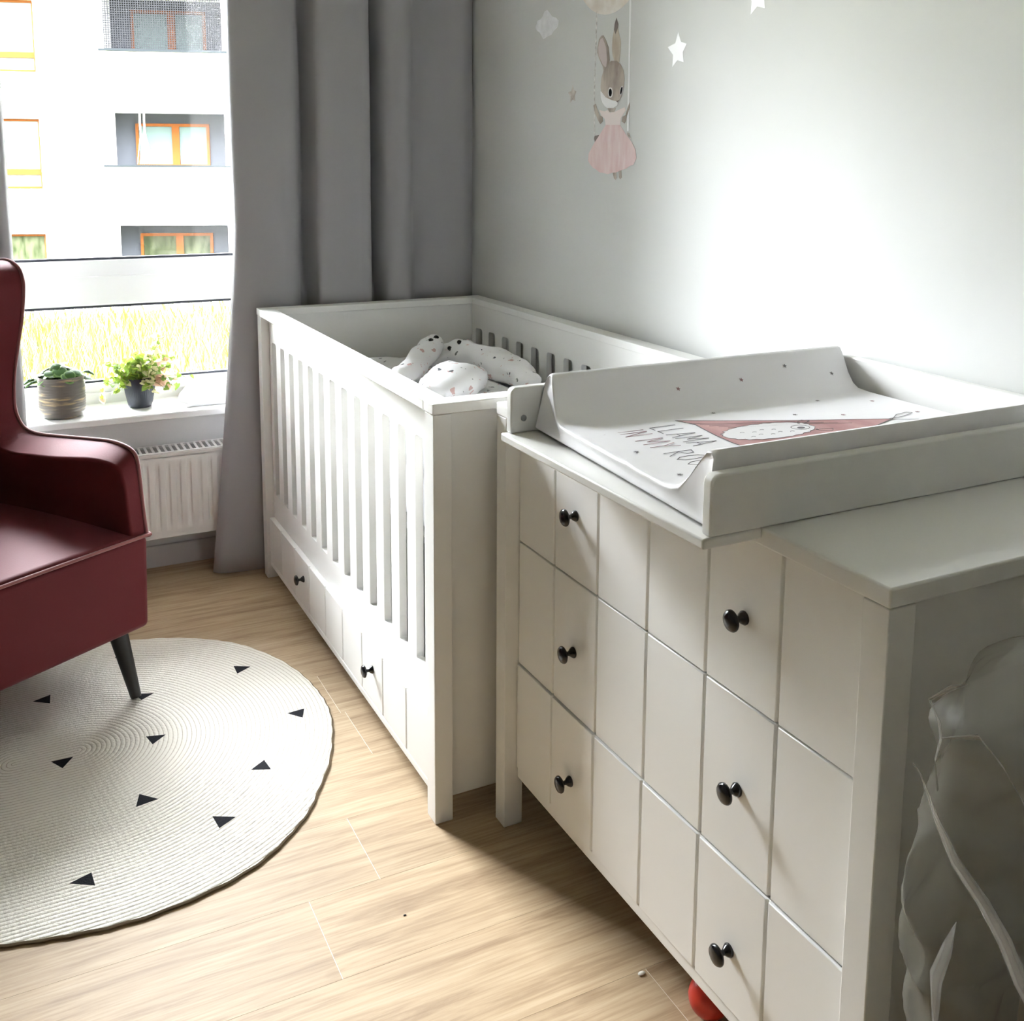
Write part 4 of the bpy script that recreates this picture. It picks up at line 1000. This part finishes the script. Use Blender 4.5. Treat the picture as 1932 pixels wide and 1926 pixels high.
def cont(u, v):
    a = 2 * PI * u; z = 0.004 + 0.66 * v
    k = math.sin(min(1, v / 0.1) * PI / 2) * (1 if v < 0.6 else max(0.02, 1 - ((v - 0.6) / 0.4) ** 2))
    p = Vector((1.14 + 0.25 * math.cos(a) * k, 0.575 + 0.115 * math.sin(a) * k, z))
    return p + Vector((math.cos(a), math.sin(a), 0)) * noise.noise(p * 7) * 0.025
MB().grid(cont, 48, 36, closed=True).build('contents', m_stuffin, bag, smooth=60)
def fold(pts, wd, x=0.822):
    b = MB(); n = len(pts); V = []
    for i, (y, z) in enumerate(pts):
        y2, z2 = pts[min(i + 1, n - 1)]; y1, z1 = pts[max(i - 1, 0)]
        d = Vector((y2 - y1, z2 - z1)).normalized(); q = Vector((-d.y, d.x)) * wd[i] / 2
        xx = x + 0.004 * math.sin(i * 1.7)
        V.append((b.bm.verts.new((xx, y + q.x, z + q.y)), b.bm.verts.new((xx - 0.004, y - q.x, z - q.y))))
    for A, B in zip(V, V[1:]): b.bm.faces.new([A[0], A[1], B[1], B[0]])
    return b.build('fold', m_fold, bag, smooth=60, solid=0.0008)
fold([(0.700, 0.737), (0.693, 0.728), (0.666, 0.696), (0.638, 0.667), (0.608, 0.642), (0.583, 0.618), (0.558, 0.595), (0.53, 0.565)], [0.002, 0.006, 0.012, 0.019, 0.023, 0.024, 0.024, 0.024])
fold([(0.684, 0.814), (0.675, 0.795), (0.667, 0.782), (0.670, 0.758), (0.669, 0.724)], [0.002, 0.008, 0.006, 0.004, 0.002])
fold([(0.667, 0.782), (0.628, 0.803), (0.598, 0.792), (0.570, 0.770)], [0.002, 0.006, 0.005, 0.003])
fold([(0.635, 0.600), (0.646, 0.562), (0.653, 0.527), (0.648, 0.480), (0.650, 0.43)], [0.003, 0.014, 0.018, 0.010, 0.004])
fold([(0.684, 0.815), (0.662, 0.838), (0.642, 0.852)], [0.002, 0.004, 0.002])

# ---------------------------------------------------------------- outside
Q = Vector((4.036, 27.368, 0)); fd = Vector((0.956, -0.294, 0)).normalized(); fn_ = Vector((0.294, 0.956, 0)).normalized()
def TF(dep=0.0):   # a along the facade, b height, c depth away from us
    return lambda a, bb, c: Q + fd * a + fn_ * (dep + c) + Vector((0, 0, bb))
bd = thing('apartment_building', Q + Vector((0, 0, -2.6)), 'white apartment block with orange-framed windows seen through the window', 'building')
LEV = [-2.81, 0.0, 2.81, 5.62, 8.43]
colL = [0.0, 8.4]; colW = [-4.45, -10.6]
holes = []
for c0 in colL:
    for l in LEV: holes.append([(c0 - 1.30, 1.18 + l), (c0 + 1.50, 1.18 + l), (c0 + 1.50, 2.50 + l), (c0 - 1.30, 2.50 + l)])
for c0 in colW:
    for l in LEV: holes.append([(c0, 0.60 + l), (c0 + 1.56, 0.60 + l), (c0 + 1.56, 2.30 + l), (c0, 2.30 + l)])
MB().prism([(-24, -2.9), (20, -2.9), (20, 12.6), (-24, 12.6)], TF(), 0.18, holes=holes).build('facade_wall', m_facade, bd)
for ci, c0 in enumerate(colL):
    for li, l in enumerate(LEV):
        b = MB()
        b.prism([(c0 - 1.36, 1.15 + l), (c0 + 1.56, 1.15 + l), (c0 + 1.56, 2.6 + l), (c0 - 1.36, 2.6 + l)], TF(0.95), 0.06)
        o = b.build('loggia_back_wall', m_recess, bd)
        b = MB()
        b.prism([(c0 - 1.36, 1.08 + l), (c0 + 1.56, 1.08 + l), (c0 + 1.56, 1.16 + l), (c0 - 1.36, 1.16 + l)], TF(0.18), 0.77)
        b.prism([(c0 - 1.36, 2.50 + l), (c0 + 1.56, 2.50 + l), (c0 + 1.56, 2.58 + l), (c0 - 1.36, 2.58 + l)], TF(0.18), 0.77)
        b.prism([(c0 - 1.36, 1.1 + l), (c0 - 1.30, 1.1 + l), (c0 - 1.30, 2.55 + l), (c0 - 1.36, 2.55 + l)], TF(0.18), 0.77)
        b.prism([(c0 + 1.50, 1.1 + l), (c0 + 1.56, 1.1 + l), (c0 + 1.56, 2.55 + l), (c0 + 1.50, 2.55 + l)], TF(0.18), 0.77)
        b.build('loggia_lining', m_facade, bd)
        MB().prism([(c0 - 1.42, 1.14 + l), (c0 + 1.62, 1.14 + l), (c0 + 1.62, 1.19 + l), (c0 - 1.42, 1.19 + l)], TF(-0.10), 0.30).build('ledge', m_ledge, bd)
        x0, x1, z0, z1 = c0 - 0.80, c0 + 1.02, 1.19 + l, 2.24 + l; xm = c0 + 0.18
        b = MB()
        b.prism([(x0, z0), (x1, z0), (x1, z1), (x0, z1)], TF(0.86), 0.09, holes=[[(x0 + 0.07, z0 + 0.02), (xm - 0.09, z0 + 0.02), (xm - 0.09, z1 - 0.07), (x0 + 0.07, z1 - 0.07)], [(xm + 0.09, z0 + 0.02), (x1 - 0.07, z0 + 0.02), (x1 - 0.07, z1 - 0.07), (xm + 0.09, z1 - 0.07)]])
        wf = b.build('window_frame', m_wood, bd)
        MB().prism([(x0 + 0.05, z0), (x1 - 0.05, z0), (x1 - 0.05, z1 - 0.05), (x0 + 0.05, z1 - 0.05)], TF(0.92), 0.02).build('window_pane', m_agreen if li == 0 else m_aglass, wf)
for c0 in colW:
    for li, l in enumerate(LEV):
        x0, x1, z0, z1 = c0, c0 + 1.56, 0.60 + l, 2.30 + l
        b = MB().prism([(x0, z0), (x1, z0), (x1, z1), (x0, z1)], TF(0.10), 0.06, holes=[[(x0 + 0.06, z0 + 0.06), (x1 - 0.06, z0 + 0.06), (x1 - 0.06, z0 + 0.34), (x0 + 0.06, z0 + 0.34)], [(x0 + 0.06, z0 + 0.48), (x1 - 0.06, z0 + 0.48), (x1 - 0.06, z1 - 0.06), (x0 + 0.06, z1 - 0.06)]])
        wf = b.build('window_frame', m_wood, bd)
        MB().prism([(x0 + 0.03, z0 + 0.03), (x1 - 0.03, z0 + 0.03), (x1 - 0.03, z1 - 0.03), (x0 + 0.03, z1 - 0.03)], TF(0.14), 0.015).build('window_pane', m_agreen if li == 0 else m_awhite, wf)
        MB().prism([(x0 - 0.06, z0 - 0.04), (x1 + 0.06, z0 - 0.04), (x1 + 0.06, z0), (x0 - 0.06, z0)], TF(-0.06), 0.16).build('ledge', m_awhite, bd)
# net on the upper loggia, cords on the middle one
b = MB(); x0, x1, z0, z1 = -1.30, 1.50, 1.2 + 2.81, 2.5 + 2.81
i = 0
while x0 + i * 0.055 < x1: 
    a = x0 + i * 0.055; b.prism([(a, z0), (a + 0.016, z0), (a + 0.016, z1), (a, z1)], TF(0.02), 0.016); i += 1
i = 0
while z0 + i * 0.055 < z1:
    a = z0 + i * 0.055; b.prism([(x0, a), (x1, a), (x1, a + 0.016), (x0, a + 0.016)], TF(0.02), 0.016); i += 1
b.build('balcony_net', m_net, bd)
b = MB()
for k in range(8):
    xx = -0.62 + 0.10 * (k % 2) + random.uniform(-.02, .02); x2 = -0.72 + 0.40 * k / 7
    b.tube([TF(0.5)(xx, 2.5, 0), TF(0.5)(xx, 2.1, 0), TF(0.5)(x2 * 1.0, 1.22, 0)], 0.007, 5)
b.build('hanging_cords', m_sw, bd)
# sloping meadow
def gz(y): return -1.35 - 0.055 * (y - 5) if y > 5 else -1.35
b = MB().grid(lambda u, v: Vector((-25 + 60 * u, 4.2 + 30 * v, gz(4.2 + 30 * v) + 0.05 * noise.noise(Vector((u * 20, v * 20, 0))))), 40, 40)
tag(b.build('ground', m_ground, smooth=80), kind='structure')
random.seed(5)
b = MB()
for i in range(17000):
    y = random.uniform(7.0, 25.5); xc = 0.09 * y - 0.6; x = xc + random.uniform(-0.16 * y - 0.4, 0.16 * y + 0.4)
    if (Vector((x, y, 0)) - Q).dot(fn_) > -0.2: continue
    h = random.uniform(0.25, 0.75); wd = random.uniform(0.008, 0.02); a = random.uniform(0, PI); ln = Vector((random.uniform(-.35, .35), random.uniform(-.35, .35), 0)) * h
    z = gz(y) - 0.03; p = Vector((x, y, z)); s_ = Vector((math.cos(a), math.sin(a), 0)) * wd
    v = [b.bm.verts.new(q) for q in (p - s_, p + s_, p + ln * 0.35 + Vector((0, 0, h * 0.6)) + s_ * 0.7, p + ln + Vector((0, 0, h)), p + ln * 0.35 + Vector((0, 0, h * 0.6)) - s_ * 0.7)]
    b.bm.faces.new(v)
tag(b.build('meadow_grass', m_grass), 'tall yellow-green meadow grass outside the lower window pane', 'grass', kind='stuff')
